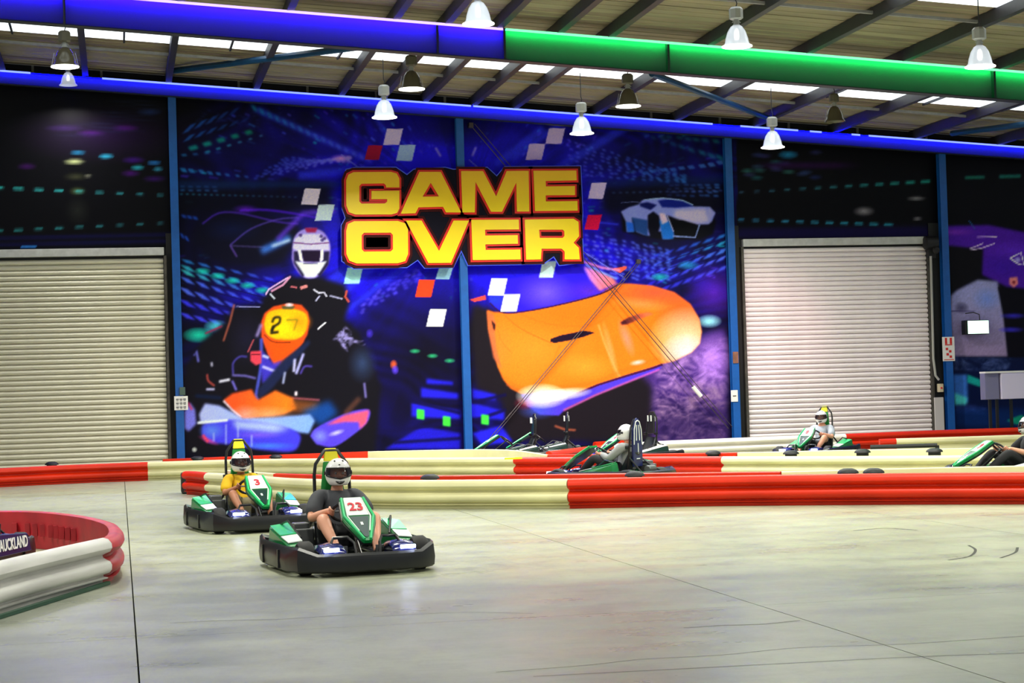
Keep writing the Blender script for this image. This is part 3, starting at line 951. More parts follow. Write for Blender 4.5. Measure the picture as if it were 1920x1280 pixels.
def print_mesh(name, x0, x1, z0, ztop, y, pitch, parent=None):
    """flat printed sheet: regular grid x0..x1, z0..ztop(x) at wall plane y; colours carried per vertex"""
    nx = max(2, int((x1 - x0) / pitch) + 1)
    nz = max(2, int((max(ztop(x0), ztop(x1)) - z0) / pitch) + 1)
    xs = np.linspace(x0, x1, nx)
    tz = np.linspace(0, 1, nz)
    X = np.repeat(xs[None, :], nz, 0)
    top = np.array([ztop(x) for x in xs])
    Z = z0 + tz[:, None] * (top[None, :] - z0)
    Y = np.full_like(X, y)
    P = np.stack([X, Y, Z], -1).reshape(-1, 3)
    px, py = proj(P)
    col = canvas_sample(px, py) * MURAL_GAIN
    idx = np.arange(nx * nz).reshape(nz, nx)
    q = np.stack([idx[:-1, :-1], idx[:-1, 1:], idx[1:, 1:], idx[1:, :-1]], -1).reshape(-1)
    nf = (nx - 1) * (nz - 1)
    me = bpy.data.meshes.new(name)
    me.vertices.add(nx * nz)
    me.vertices.foreach_set('co', P.astype(np.float32).ravel())
    me.loops.add(nf * 4)
    me.loops.foreach_set('vertex_index', q.astype(np.int32))
    me.polygons.add(nf)
    me.polygons.foreach_set('loop_start', np.arange(0, nf * 4, 4, dtype=np.int32))
    me.update(calc_edges=True)
    a = me.color_attributes.new('print', 'FLOAT_COLOR', 'POINT')
    rgba = np.ones((nx * nz, 4), dtype=np.float32)
    rgba[:, :3] = np.clip(col, 0, 1)
    a.data.foreach_set('color', rgba.ravel())
    me.materials.append(M_PRINT)
    o = bpy.data.objects.new(name, me)
    COL.objects.link(o)
    if parent:
        o.parent = parent
    return o

# ------------------------------------------------------------------ structure
WY = 43.5            # end wall
SL = 0.075           # roof fall to the right
XL, XR = -16.0, 34.0


def roof_z(x):
    return 8.715 - SL * x


def wx(px, py, y=WY):
    return at_y(px, py, y).x


# floor material: sealed concrete, patches, stains, tyre marks
def floor_material():
    m = bpy.data.materials.new('sealed_concrete')
    m.use_nodes = True
    nt = m.node_tree
    L = nt.links
    b = nt.nodes['Principled BSDF']
    g = nt.nodes.new('ShaderNodeNewGeometry')

    def noise(scale, vec_scale=(1, 1, 1), detail=6, rough=0.55, off=(0, 0, 0)):
        mp = nt.nodes.new('ShaderNodeMapping')
        mp.inputs['Scale'].default_value = vec_scale
        mp.inputs['Location'].default_value = off
        L.new(g.outputs['Position'], mp.inputs['Vector'])
        n = nt.nodes.new('ShaderNodeTexNoise')
        n.inputs['Scale'].default_value = scale
        n.inputs['Detail'].default_value = detail
        n.inputs['Roughness'].default_value = rough
        L.new(mp.outputs[0], n.inputs['Vector'])
        return n.outputs['Fac']

    def ramp(src, a, b_, v0=0.0, v1=1.0):
        r = nt.nodes.new('ShaderNodeMapRange')
        r.inputs['From Min'].default_value = a
        r.inputs['From Max'].default_value = b_
        r.inputs['To Min'].default_value = v0
        r.inputs['To Max'].default_value = v1
        L.new(src, r.inputs['Value'])
        return r.outputs[0]

    def mixc(f, c1, c2):
        x = nt.nodes.new('ShaderNodeMix')
        x.data_type = 'RGBA'
        L.new(f, x.inputs['Factor'])
        for k, c in ((6, c1), (7, c2)):
            if isinstance(c, tuple):
                x.inputs[k].default_value = (*c, 1)
            else:
                L.new(c, x.inputs[k])
        return x.outputs[2]

    def math2(op, a, b_):
        x = nt.nodes.new('ShaderNodeMath')
        x.operation = op
        for k, c in ((0, a), (1, b_)):
            if isinstance(c, (int, float)):
                x.inputs[k].default_value = c
            else:
                L.new(c, x.inputs[k])
        return x.outputs[0]

    yellow = lin((170, 174, 142))
    grey = lin((114, 118, 112))
    # worn grey area in front of the coated track surface; its edge wanders
    sep = nt.nodes.new('ShaderNodeSeparateXYZ')
    L.new(g.outputs['Position'], sep.inputs[0])
    wob = noise(0.33, detail=5)
    e = math2('ADD', sep.outputs['Y'], math2('MULTIPLY', sep.outputs['X'], 0.45))
    e2 = math2('ADD', e, math2('MULTIPLY', math2('SUBTRACT', wob, 0.5), 8.0))
    f = ramp(e2, 16.2, 18.4)
    base = mixc(f, grey, yellow)
    patch = ramp(noise(0.8, (0.8, 0.6, 1), 7, 0.65), 0.40, 0.62)
    base = mixc(math2('MULTIPLY', patch, 0.45), base, lin((150, 154, 140)))
    smear = ramp(noise(2.2, (0.8, 0.5, 1), 8, 0.75), 0.50, 0.66)
    base = mixc(math2('MULTIPLY', smear, 0.5), base, lin((104, 106, 98)))
    fine = ramp(noise(7, (0.9, 0.5, 1), 8, 0.75), 0.50, 0.68)
    base = mixc(math2('MULTIPLY', fine, 0.36), base, lin((90, 92, 86)))
    wide = ramp(noise(0.12, detail=2, off=(3, 7, 0)), 0.35, 0.65)
    base = mixc(math2('MULTIPLY', wide, 0.18), base, lin((190, 192, 160)))
    L.new(base, b.inputs['Base Color'])
    rr = ramp(noise(0.9, (0.5, 1.4, 1), 5), 0.3, 0.7, 0.24, 0.44)
    L.new(rr, b.inputs['Roughness'])
    b.inputs['Specular IOR Level'].default_value = 0.32
    bp = nt.nodes.new('ShaderNodeBump')
    bp.inputs['Strength'].default_value = 0.06
    bp.inputs['Distance'].default_value = 0.01
    L.new(noise(5, (1, 1, 1), 4), bp.inputs['Height'])
    L.new(bp.outputs[0], b.inputs['Normal'])
    return m


M_FLOOR = floor_material()
M_JOINT = mat('joint_sealant', (62, 64, 56), 0.8)
fl = MB().box(((XL + XR) / 2, 21, -0.13), (XR - XL, 46.6, 0.10)).build('floor', M_JOINT, kind='structure')
j1, j2 = at_z(236, 935, 0).x, at_z(1100, 1033, 0).x
jy = at_z(430, 1072, 0).y
jx = [XL, j1 - (j2 - j1), j1, j2, j2 + (j2 - j1), j2 + 2 * (j2 - j1), XR]
jx = sorted(v for v in jx if XL <= v <= XR)
jys = [-2.3, jy - 4.6, jy, jy + 12.0, 44.3]
for i in range(len(jx) - 1):
    for k in range(len(jys) - 1):
        a, b_, c, d = jx[i], jx[i + 1], jys[k], jys[k + 1]
        if b_ - a < 0.3:
            continue
        gp = 0.005
        gk = 0.0025
        MB().box(((a + b_) / 2, (c + d) / 2, -0.04), (b_ - a - gp * 2, d - c - gk * 2, 0.08)).build('slab', M_FLOOR, fl)

M_WALL = mat('dark_wall_lining', (18, 18, 26), 0.8, noise=0.2)
M_BAND = mat('wall_head_dark', (16, 14, 16), 0.9)
wl = MB()
a, b_ = XL, XR
wl.hexa([(a, WY, 0), (b_, WY, 0), (b_, WY + 0.2, 0), (a, WY + 0.2, 0), (a, WY, roof_z(a)), (b_, WY, roof_z(b_)), (b_, WY + 0.2, roof_z(b_)), (a, WY + 0.2, roof_z(a))])
wall = wl.build('wall_back', M_WALL, kind='structure')
def floor_mark(name, pxs, w, par=None):
    P = catmull([at_z(a, b_, 0.0) for a, b_ in pxs], 0.1)
    mb = MB()
    vs, fs = [], []
    for i, p in enumerate(P):
        t = (P[min(i + 1, len(P) - 1)] - P[max(i - 1, 0)]).normalized()
        nn = Vector((-t.y, t.x, 0)) * w / 2
        vs += [(p.x - nn.x, p.y - nn.y, 0.0015), (p.x + nn.x, p.y + nn.y, 0.0015)]
        if i:
            k = 2 * i
            fs.append((k - 2, k, k + 1, k - 1))
    return mb.add(vs, fs).build(name, M_JOINT, par)


for q in ([(1778, 1050), (1817, 1043), (1829, 1031), (1816, 1022)], [(1876, 1046), (1903, 1036), (1908, 1026)], [(1600, 995), (1660, 990), (1720, 994)]):
    floor_mark('tyre_mark', q, 0.025, fl)
floor_mark('crack', [(1282, 1177), (1360, 1172), (1430, 1170), (1500, 1163)], 0.012, fl)
floor_mark('crack', [(930, 1260), (1100, 1247), (1200, 1236), (1350, 1228), (1500, 1214), (1700, 1207), (1925, 1192)], 0.007, fl)
floor_mark('crack', [(318, 1168), (420, 1163), (520, 1161), (660, 1152)], 0.009, fl)
floor_mark('crack', [(1000, 1268), (1350, 1250), (1700, 1232), (1925, 1224)], 0.008, fl)
floor_mark('crack', [(700, 1156), (860, 1148), (1000, 1150)], 0.008, fl)
M_STUD = mat('grey_stud', (120, 118, 112), 0.6)
for k in range(18):
    px = 63 + k * 128.5
    x = wx(px, 200)
    MB().box((x, WY - 0.03, roof_z(x) - 0.13), (0.05, 0.05, 0.24)).build('stud', M_STUD, wall)

# ---- roof: purlins square to the wall, sheets above them, translucent strips mid-bay
M_SHEET = mat('roof_lining_sheet', (146, 137, 112), 0.7, noise=0.35, nscale=0.9, bump=0.04, stretch=(0.6, 2, 1))
M_SHEET2 = mat('roof_lining_sheet_browned', (134, 118, 100), 0.7, noise=0.4, nscale=1.1, bump=0.04, stretch=(0.6, 2, 1))
M_SKY = mat('translucent_roof_sheet', (235, 240, 240), 0.4, emit=(236, 246, 250), estr=1.5)
M_PURL = mat('painted_purlin', (40, 38, 46), 0.5, noise=0.2)
M_GALV = mat('galvanised_steel', (150, 150, 150), 0.45, metal=0.4, noise=0.2)
M_STEEL = mat('rafter_steel', (66, 68, 88), 0.6, spec=0.2)
M_DKST = mat('dark_steel', (26, 30, 46), 0.5)
M_BLUE = mat('blue_painted_column', (10, 86, 168), 0.4, noise=0.12)
M_BRACE = mat('blue_painted_brace', (14, 66, 104), 0.45, noise=0.15)
M_ROD = mat('brace_rod', (70, 60, 66), 0.4, metal=0.3)

ceil_base = MB().hexa([(XL, -2, roof_z(XL) + 0.06), (XR, -2, roof_z(XR) + 0.06), (XR, WY + 0.2, roof_z(XR) + 0.06), (XL, WY + 0.2, roof_z(XL) + 0.06),
                       (XL, -2, roof_z(XL) + 0.12), (XR, -2, roof_z(XR) + 0.12), (XR, WY + 0.2, roof_z(XR) + 0.12), (XL, WY + 0.2, roof_z(XL) + 0.12)])
ceiling = ceil_base.build('ceiling', mat('roof_outer_sheet', (120, 116, 104), 0.7), kind='structure')
SKYS = [(38.35, 39.62), (29.1, 30.35), (20.0, 21.3), (10.9, 12.2), (1.8, 3.1)]
y = -1.9
segs = []
edges = sorted([e for s in SKYS for e in s])
ys = [-1.9]
bounds = [-1.9] + edges + [WY]
for i in range(len(bounds) - 1):
    a, b_ = bounds[i], bounds[i + 1]
    if (a, b_) in SKYS:
        segs.append((a, b_, True))
        continue
    n = max(1, round((b_ - a) / 0.95))
    for k in range(n):
        segs.append((a + (b_ - a) * k / n, a + (b_ - a) * (k + 1) / n, False))
rs_i = 0
for (a, b_, sk) in segs:
    dz = 0.0 if sk else (0.008 if rs_i % 2 else 0.0)
    rs_i += 1
    g = 0.006
    mb = MB()
    P = []
    for zz in (0.0 + dz, 0.03 + dz):
        for (x, yy) in ((XL, a + g), (XR, a + g), (XR, b_ - g), (XL, b_ - g)):
            P.append((x, yy, roof_z(x) + zz))
    mb.hexa(P)
    mb.build('skylight_panel' if sk else 'roof_sheet', M_SKY if sk else (M_SHEET if rs_i % 3 else M_SHEET2), ceiling, label='white translucent roof strip' if sk else None)
    if not sk:
        # low ribs that run with the sheet
        rb = MB()
        for r_ in (0.33, 0.66):
            yy = a + (b_ - a) * r_
            rb.hexa([(XL, yy - .02, roof_z(XL) - 0.012 + dz), (XR, yy - .02, roof_z(XR) - 0.012 + dz), (XR, yy + .02, roof_z(XR) - 0.012 + dz), (XL, yy + .02, roof_z(XL) - 0.012 + dz),
                     (XL, yy - .03, roof_z(XL) + dz), (XR, yy - .03, roof_z(XR) + dz), (XR, yy + .03, roof_z(XR) + dz), (XL, yy + .03, roof_z(XL) + dz)])
        if a > 24:
            rb.build('rib', M_SHEET, ceiling)

BY = WY - 9.1 + 0.05       # plane of the big rafter
py_ = 100
purl_px = [-250, -55, 140, 335, 540, 738, 835, 932, 1045, 1140, 1325, 1510, 1690, 1870, 2055, 2240]


def on_line_y(px, a, b):
    return a + b * px


purl_x = []
for px in purl_px:
    x = at_y(px, 70 + 0.0735 * px, BY).x
    purl_x.append(x)
prev = None
for i, x in enumerate(purl_x):
    mb = MB()
    y0, y1, h = -1.5, WY, 0.20
    zt = roof_z(x) - 0.012
    # C section: web, top and bottom lip
    mb.box((x, (y0 + y1) / 2, zt - h / 2), (0.012, y1 - y0, h))
    mb.box((x + 0.06, (y0 + y1) / 2, zt - h), (0.13, y1 - y0, 0.012))
    mb.box((x + 0.035, (y0 + y1) / 2, zt - 0.006), (0.08, y1 - y0, 0.010))
    mb.box((x + 0.122, (y0 + y1) / 2, zt - h + 0.02), (0.006, y1 - y0, 0.035))
    o = mb.build('purlin', M_PURL, kind=None)
    ORD = ['first', 'second', 'third', 'fourth', 'fifth', 'sixth', 'seventh', 'eighth', 'ninth', 'tenth', 'eleventh', 'twelfth', 'thirteenth', 'fourteenth', 'fifteenth', 'sixteenth']
    tag(o, 'dark steel roof purlin, %s from the left of those crossing above the deep rafter' % ORD[i], 'beam', 'roof purlins')
    prev = x
# battens that split the translucent strip between purlins
bt_px = [20, 233, 435, 640, 1205, 1390, 1572, 1755, 1905]
for px in bt_px:
    x = at_y(px, 60 + 0.075 * px, 39.0).x
    b1 = MB().hexa([(x - .02, 38.3, roof_z(x) - .05), (x + .02, 38.3, roof_z(x) - .05), (x + .02, 39.68, roof_z(x) - .05), (x - .02, 39.68, roof_z(x) - .05),
                    (x - .02, 38.3, roof_z(x) - .004), (x + .02, 38.3, roof_z(x) - .004), (x + .02, 39.68, roof_z(x) - .004), (x - .02, 39.68, roof_z(x) - .004)])
    b1.build('batten', M_DKST, ceiling)


def sloped_bar(name, x0, x1, yc, zoff, dy, dz, m, parent=None):
    z0, z1 = roof_z(x0) + zoff, roof_z(x1) + zoff
    P = []
    for dzz in (0, dz):
        P += [(x0, yc - dy / 2, z0 + dzz), (x1, yc - dy / 2, z1 + dzz), (x1, yc + dy / 2, z1 + dzz), (x0, yc + dy / 2, z0 + dzz)]
    return MB().hexa(P).build(name, m, parent)


for yc, w in ((40.25, 'pale bridging bar beyond the far skylight strip'), (31.05, 'pale bridging bar beyond the near skylight strip')):
    o = sloped_bar('bridging_bar', XL, XR, yc, -0.13, 0.06, 0.05, M_GALV)
    tag(o, w, 'bar')

# ---- portal rafters with coloured LED strips in the corner under the top flange
E_BLUE = mat('led_blue', (10, 10, 40), 0.5, emit=(40, 0, 255), estr=280)
E_GREEN = mat('led_green', (10, 30, 10), 0.5, emit=(0, 255, 84), estr=120)
E_BLUE2 = mat('led_blue_deep', (10, 10, 40), 0.5, emit=(0, 0, 255), estr=170)
E_PB = mat('led_lens_violet', (40, 40, 60), 0.5, emit=(190, 165, 255), estr=1.6)
E_PG = mat('led_lens_mint', (40, 60, 40), 0.5, emit=(130, 255, 180), estr=1.2)
E_PB2 = mat('led_lens_blue', (40, 40, 60), 0.5, emit=(110, 130, 255), estr=1.8)


def rafter(yc, depth, fw, label, runs, stiff_px, lens_h, lensruns, mdark):
    root = empty('rafter_beam', (0, yc, 0))
    tag(root, label, 'beam')
    top = -0.212
    t = 0.018

    def bar(name, x0, x1, dy0, dy1, z0, z1, m, par=root, lab=None):
        P = []
        for zz in (z0, z1):
            P += [(x0, dy0, roof_z(x0) + top + zz), (x1, dy0, roof_z(x1) + top + zz), (x1, dy1, roof_z(x1) + top + zz), (x0, dy1, roof_z(x0) + top + zz)]
        return MB().hexa(P).build(name, m, par, label=lab)

    bar('web', XL, XR, -0.008, 0.008, -depth + t, -t, M_STEEL)
    bar('top_flange', XL, XR, -fw / 2, fw / 2, -t, 0, mdark)
    bar('bottom_flange', XL, XR, -fw / 2, fw / 2, -depth, -depth + t, mdark)
    for (px0, px1, m, lab) in runs:
        x0 = at_y(px0, 70 + 0.0735 * px0, yc).x
        x1 = at_y(px1, 70 + 0.0735 * px1, yc).x
        bar('led_strip', x0, x1, -fw / 2 + 0.03, -fw / 2 + 0.055, -t - 0.012, -t, m, lab=lab)
    for (px0, px1, m, lab) in lensruns:
        x0 = at_y(px0, 70 + 0.0735 * px0, yc).x
        x1 = at_y(px1, 70 + 0.0735 * px1, yc).x
        bar('led_lens', x0, x1, -fw / 2 - 0.008, -fw / 2 - 0.001, -t - lens_h, 0.0, m, lab=lab)
    for px in stiff_px:
        x = at_y(px, 70 + 0.0735 * px, yc).x
        bar('stiffener_plate', x - 0.02, x + 0.02, -fw / 2, -0.008, -depth + t, -t, mdark)
    return root


rafter(BY, 0.57, 0.25, 'deep steel rafter lit violet blue on the left and green on the right',
       [(-300, 943, E_BLUE, 'violet blue light strip'), (948, 2300, E_GREEN, 'green light strip')],
       [122, 820, 945.5, 1252, 1862], 0.028,
       [(250, 943, E_PB, 'pale violet strip lens'), (-300, 60, E_PB, 'pale violet strip lens'), (948, 2300, E_PG, 'mint green strip lens')], M_DKST)
rafter(WY - 0.32, 0.30, 0.16, 'slim steel rafter lit deep blue, just in front of the end wall',
       [(-300, 2300, E_BLUE2, 'deep blue light strip')], [], 0.022,
       [(-300, 56, E_PB2, None), (190, 880, E_PB2, None), (884, 1332, E_PB2, None), (1384, 1492, E_PB2, None), (1514, 1536, E_PB2, None), (1592, 1608, E_PB2, None), (1624, 2300, E_PB2, None)], M_DKST)

# ---- flat blue bracing under the roof
def brace(name, pa, ya, pb, yb, w, m, label, drop=0.30):
    def pt(p, y):
        q = at_y(p[0], p[1], y)
        return q
    a, b_ = pt(pa, ya), pt(pb, yb)
    mb = MB().tube([a, b_], w, 8)
    return tag(mb.build(name, m, smooth=True), label, 'brace')


brace('roof_brace', (322, 133), 42.3, (690, 86), 36.6, 0.065, M_BRACE, 'teal blue diagonal roof brace to the left of the hanging lamps')
brace('roof_brace', (1452, 226), 41.9, (1222, 138), 36.4, 0.065, M_BRACE, 'teal blue diagonal roof brace right of the centre, rising left under the purlins')
brace('roof_brace', (1785, 250), 42.6, (2010, 222), 37.5, 0.065, M_BRACE, 'blue diagonal roof brace entering at the right edge of the picture')

# ---- columns
cols = []
CYF = WY - 0.20
col_w = 0.17
for k, (px, py, lab) in enumerate([(334, 650, 'blue steel column between the left roller door and the racer graphic'), (873, 650, 'blue steel column between the racer graphic and the orange car graphic'),
                                   (1376, 650, 'blue steel column left of the right roller door'), (1777, 650, 'blue steel column right of the right roller door')]):
    x = wx(px, py, CYF)
    cols.append(x)
    r = empty('steel_column', (x, CYF, 0))
    tag(r, lab, 'column')
    hz = roof_z(x) - 0.50
    MB().box((0, -0.07, hz / 2 + 0.01), (col_w, 0.014, hz - 0.02)).build('front_flange', M_BLUE, r, bevel=0.003)
    MB().box((0, 0.01, hz / 2 + 0.01), (0.012, 0.15, hz - 0.02)).build('web', M_BLUE, r)
    MB().box((0, 0.09, hz / 2 + 0.01), (col_w, 0.014, hz - 0.02)).build('rear_flange', M_BLUE, r)
    MB().box((0, 0.0, 0.011), (0.32, 0.3, 0.02)).build('base_plate', M_DKST, r)

# ---- printed banners on the wall between the columns
PY = WY - 0.02


def zt(x):
    return roof_z(x) - 0.27


def banner(label, x0, x1, z0, pitch):
    o = print_mesh('printed_banner', x0, x1, z0, zt, PY, pitch)
    return tag(o, label, 'mural')


door1_r = wx(322, 660)
door1_top = at_y(150, 466, WY - 0.1).z
door2_l, door2_r = wx(1389, 660), wx(1752, 660)
door2_top = at_y(1560, 446, WY - 0.1).z
banner('night-sky print with teal light dashes above the left roller door', wx(-110, 300), cols[0] - 0.02, door1_top + 0.02, 0.045)
banner('mural of a helmeted kart racer with plate 27 in front of blue light streaks', cols[0] + 0.02, cols[1] - 0.0, 0.25, 0.0215)
banner('mural of an orange sports car and a small white one in blue light streaks', cols[1] + 0.004, cols[2] - 0.02, 0.25, 0.0215)
banner('dark print with teal dashes above the right roller door', cols[2] + 0.02, cols[3] - 0.02, door2_top + 0.02, 0.045)
banner('purple car print on the wall at the far right, behind the white board', cols[3] + 0.02, wx(2030, 500), 0.25, 0.032)

# ---- roller doors
M_SLAT = mat('roller_slat_cream', (228, 222, 202), 0.38, metal=0.0, noise=0.08, nscale=1.5, stretch=(1, 1, 0.4))
M_SLAT2 = mat('roller_slat_white', (246, 236, 238), 0.34, metal=0.0, noise=0.08, nscale=1.5, stretch=(1, 1, 0.4))
M_HDR = mat('roller_header', (196, 196, 196), 0.45, noise=0.15)
M_RUB = mat('black_rubber', (14, 14, 16), 0.6)
M_GUIDE = mat('door_guide', (84, 80, 74), 0.5, metal=0.4, noise=0.4, nscale=5)


def roller(name, x0, x1, ztop, pitch, label_unused, msl, yf=WY - 0.10):
    root = empty(name, ((x0 + x1) / 2, yf, 0))
    root['kind'] = 'structure'
    w = x1 - x0
    hh = 0.17
    MB().box((0, 0.0, ztop - hh / 2), (w, 0.14, hh)).build('header_box', M_HDR, root, bevel=0.01)
    n = int((ztop - hh - 0.06) / pitch)
    me = None
    # one slat: curved section
    prof = [(0.03, 0.0), (-0.006, 0.008), (-0.030, 0.28 * pitch), (-0.034, 0.52 * pitch), (-0.018, 0.74 * pitch), (0.018, 0.84 * pitch), (0.03, 0.95 * pitch)]
    mb = MB()
    rings = []
    for x in (-w / 2 + 0.02, w / 2 - 0.02):
        rings.append([(x, p[0], p[1]) for p in prof])
    mb.rings(rings)
    first = mb.build('slat', msl, root, smooth=True)
    first.location = (0, 0.03, 0.05)
    for k in range(1, n):
        c = first.copy()
        COL.objects.link(c)
        c.parent = root
        c.location = (0, 0.03, 0.05 + k * pitch)
    MB().box((0, 0.03, 0.03), (w - 0.04, 0.05, 0.05)).build('bottom_bar', M_GUIDE, root)
    for s in (-1, 1):
        MB().box((s * (w / 2 + 0.02), 0.0, (ztop - hh) / 2), (0.06, 0.12, ztop - hh - 0.02)).build('guide_rail', M_GUIDE, root)
    MB().box((0, 0.085, ztop / 2), (w + 0.1, 0.02, ztop - 0.02)).build('door_backing', M_RUB, root)
    return root


dl = wx(-90, 660)
roller('door_1', dl, wx(312, 660), door1_top, 0.112, '', M_SLAT)
roller('door_2', wx(1396, 660), wx(1741, 660), door2_top, 0.112, '', M_SLAT2)
# dark jamb strips beside the doors
for k, (pa, pb) in enumerate([(316, 328), (1382, 1391), (1747, 1769)]):
    xa, xb = wx(pa, 660), wx(pb, 660)
    MB().box(((xa + xb) / 2, WY - 0.03, 2.6), (xb - xa, 0.04, 5.15)).build('trim_%d' % (k + 1), M_RUB, kind='structure')

# ---- GAME OVER sign
sign = empty('lettered_sign', (0, WY - 0.33, 0))
tag(sign, 'wall sign reading GAME OVER in yellow letters outlined in red', 'sign')
SYF = WY - 0.33
T = lambda L: [(620 + x / 3.918, 290 + y / 3.918) for x, y in L]
LET = [
    ('G', [[(165, 130), (440, 128), (482, 140), (502, 178), (502, 242), (405, 242), (404, 226), (390, 213), (225, 215), (208, 232), (208, 345), (224, 361), (395, 360), (412, 347), (412, 328), (297, 328), (297, 268), (502, 266), (502, 395), (486, 428), (445, 440), (180, 441), (132, 424), (113, 375), (112, 190), (128, 148)]]),
    ('A', [[(650, 128), (805, 128), (955, 425), (845, 425), (823, 384), (642, 388), (620, 432), (512, 435)], [(732, 208), (672, 310), (792, 308)]]),
    ('M', [[(955, 122), (1115, 122), (1212, 308), (1290, 122), (1450, 120), (1455, 418), (1365, 418), (1360, 205), (1255, 420), (1175, 420), (1060, 200), (1055, 425), (965, 425)]]),
    ('E', [[(1485, 120), (1800, 118), (1803, 190), (1575, 195), (1577, 235), (1790, 232), (1790, 298), (1575, 300), (1577, 345), (1808, 342), (1810, 412), (1498, 415)]]),
    ('O', [[(170, 490), (490, 488), (545, 505), (565, 550), (566, 730), (545, 782), (490, 798), (190, 800), (135, 780), (113, 730), (112, 560), (125, 510)], [(242, 575), (225, 592), (226, 696), (243, 713), (438, 711), (455, 695), (454, 590), (438, 574)]]),
    ('V', [[(550, 485), (665, 485), (793, 708), (900, 485), (1012, 485), (880, 795), (715, 797)]]),
    ('E', [[(1030, 480), (1378, 478), (1380, 550), (1130, 552), (1132, 595), (1370, 592), (1372, 655), (1132, 660), (1135, 700), (1390, 697), (1392, 770), (1040, 775)]]),
    ('R', [[(1422, 478), (1780, 472), (1816, 495), (1820, 600), (1780, 648), (1818, 685), (1825, 770), (1715, 770), (1715, 712), (1692, 691), (1545, 692), (1540, 770), (1432, 772)], [(1527, 552), (1532, 612), (1700, 612), (1713, 598), (1712, 566), (1700, 552)]]),
]
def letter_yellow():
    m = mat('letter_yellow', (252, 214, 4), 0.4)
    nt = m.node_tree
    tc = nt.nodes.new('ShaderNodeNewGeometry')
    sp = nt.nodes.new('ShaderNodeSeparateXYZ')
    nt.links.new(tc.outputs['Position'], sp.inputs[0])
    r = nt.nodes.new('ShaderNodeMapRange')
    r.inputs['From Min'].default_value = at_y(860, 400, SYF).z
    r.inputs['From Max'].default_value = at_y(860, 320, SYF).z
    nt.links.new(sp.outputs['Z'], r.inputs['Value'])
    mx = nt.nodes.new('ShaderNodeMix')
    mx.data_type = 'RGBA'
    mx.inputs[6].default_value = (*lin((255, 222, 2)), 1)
    mx.inputs[7].default_value = (*lin((232, 178, 10)), 1)  # deeper amber toward the top: lamp falloff painted into the letters
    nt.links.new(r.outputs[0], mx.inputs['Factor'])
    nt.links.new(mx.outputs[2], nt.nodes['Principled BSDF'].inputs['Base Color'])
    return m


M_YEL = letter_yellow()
M_RED = mat('letter_red', (222, 26, 0), 0.45)
M_DARKRED = mat('letter_dark_red', (58, 3, 6), 0.5, spec=0.15)
M_NAVY = mat('sign_navy', (4, 2, 22), 0.6, spec=0.15)
M_GLOWL = mat('sign_edge_blue', (70, 90, 245), 0.4)


def curve_shape(loops, off, yoff, depth, m, name, parent):
    cu = bpy.data.curves.new('tmpc', 'CURVE')
    cu.dimensions = '2D'
    cu.fill_mode = 'BOTH'
    for lp in loops:
        P = [at_y(x, y, SYF) for x, y in T(lp)]
        s = cu.splines.new('POLY')
        s.points.add(len(P) - 1)
        for i, q in enumerate(P):
            s.points[i].co = (q.x, q.z, 0, 1)
        s.use_cyclic_u = True
    cu.offset = off
    cu.extrude = depth / 2
    t = bpy.data.objects.new('tmpc', cu)
    COL.objects.link(t)
    dg = bpy.context.evaluated_depsgraph_get()
    me = bpy.data.meshes.new_from_object(t.evaluated_get(dg))
    bpy.data.objects.remove(t)
    me.materials.clear()
    me.materials.append(m)
    for v in me.vertices:
        v.co = Vector((v.co.x, yoff - v.co.z, v.co.y))
    me.flip_normals()
    o = bpy.data.objects.new(name, me)
    COL.objects.link(o)
    o.parent = parent
    return o


def orient(lp, ccw=True):
    P = [(x, -y) for x, y in lp]
    a = sum(P[i][0] * P[(i + 1) % len(P)][1] - P[(i + 1) % len(P)][0] * P[i][1] for i in range(len(P)))
    return lp if (a > 0) == ccw else lp[::-1]


for ch, loops in LET:
    outer = orient(loops[0], True)
    hol = [orient(h, False) for h in loops[1:]]
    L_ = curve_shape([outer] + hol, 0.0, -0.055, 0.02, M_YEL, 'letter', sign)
    L_['label'] = 'yellow letter %s' % ch
    curve_shape([outer] + hol, 0.045, -0.032, 0.02, M_RED, 'outline', L_)
    curve_shape([outer] + hol, 0.10, -0.012, 0.016, M_DARKRED, 'shadow_outline', L_)
bk = [(90, 190), (115, 110), (180, 95), (480, 95), (560, 150), (610, 110), (840, 95), (900, 110), (1150, 95), (1220, 160), (1280, 90), (1835, 85), (1850, 430), (1845, 520), (1855, 790), (1680, 810), (1640, 745), (1560, 800), (1010, 810), (960, 700), (900, 825), (690, 830), (640, 770), (560, 825), (170, 835), (85, 780), (80, 520), (110, 465), (88, 400)]
curve_shape([orient(bk, True)], 0.02, 0.006, 0.012, M_GLOWL, 'edge_line', sign)
curve_shape([orient(bk, True)], 0.0, 0.0, 0.012, M_NAVY, 'backing_board', sign)

# ------------------------------------------------------------------ track barriers
M_RRED = mat('barrier_red_plastic', (216, 42, 4), 0.45, spec=0.3, noise=0.15, nscale=2)
M_RCRM = mat('barrier_cream_plastic', (226, 221, 172), 0.45, spec=0.3, noise=0.1, nscale=2)
M_RWHT = mat('barrier_white_plastic', (228, 222, 210), 0.36, noise=0.08, nscale=2)
M_RDULL = mat('barrier_scuffed_red', (178, 30, 42), 0.5, noise=0.3, nscale=3)
M_RSCUF = mat('barrier_scuffed_white', (212, 210, 206), 0.5, noise=0.22, nscale=4, stretch=(0.3, 0.3, 3))
M_TYRE = mat('tyre_black', (22, 22, 22), 0.7)
M_GREENSTRIP = mat('dark_green_base_strip', (10, 66, 44), 0.5)

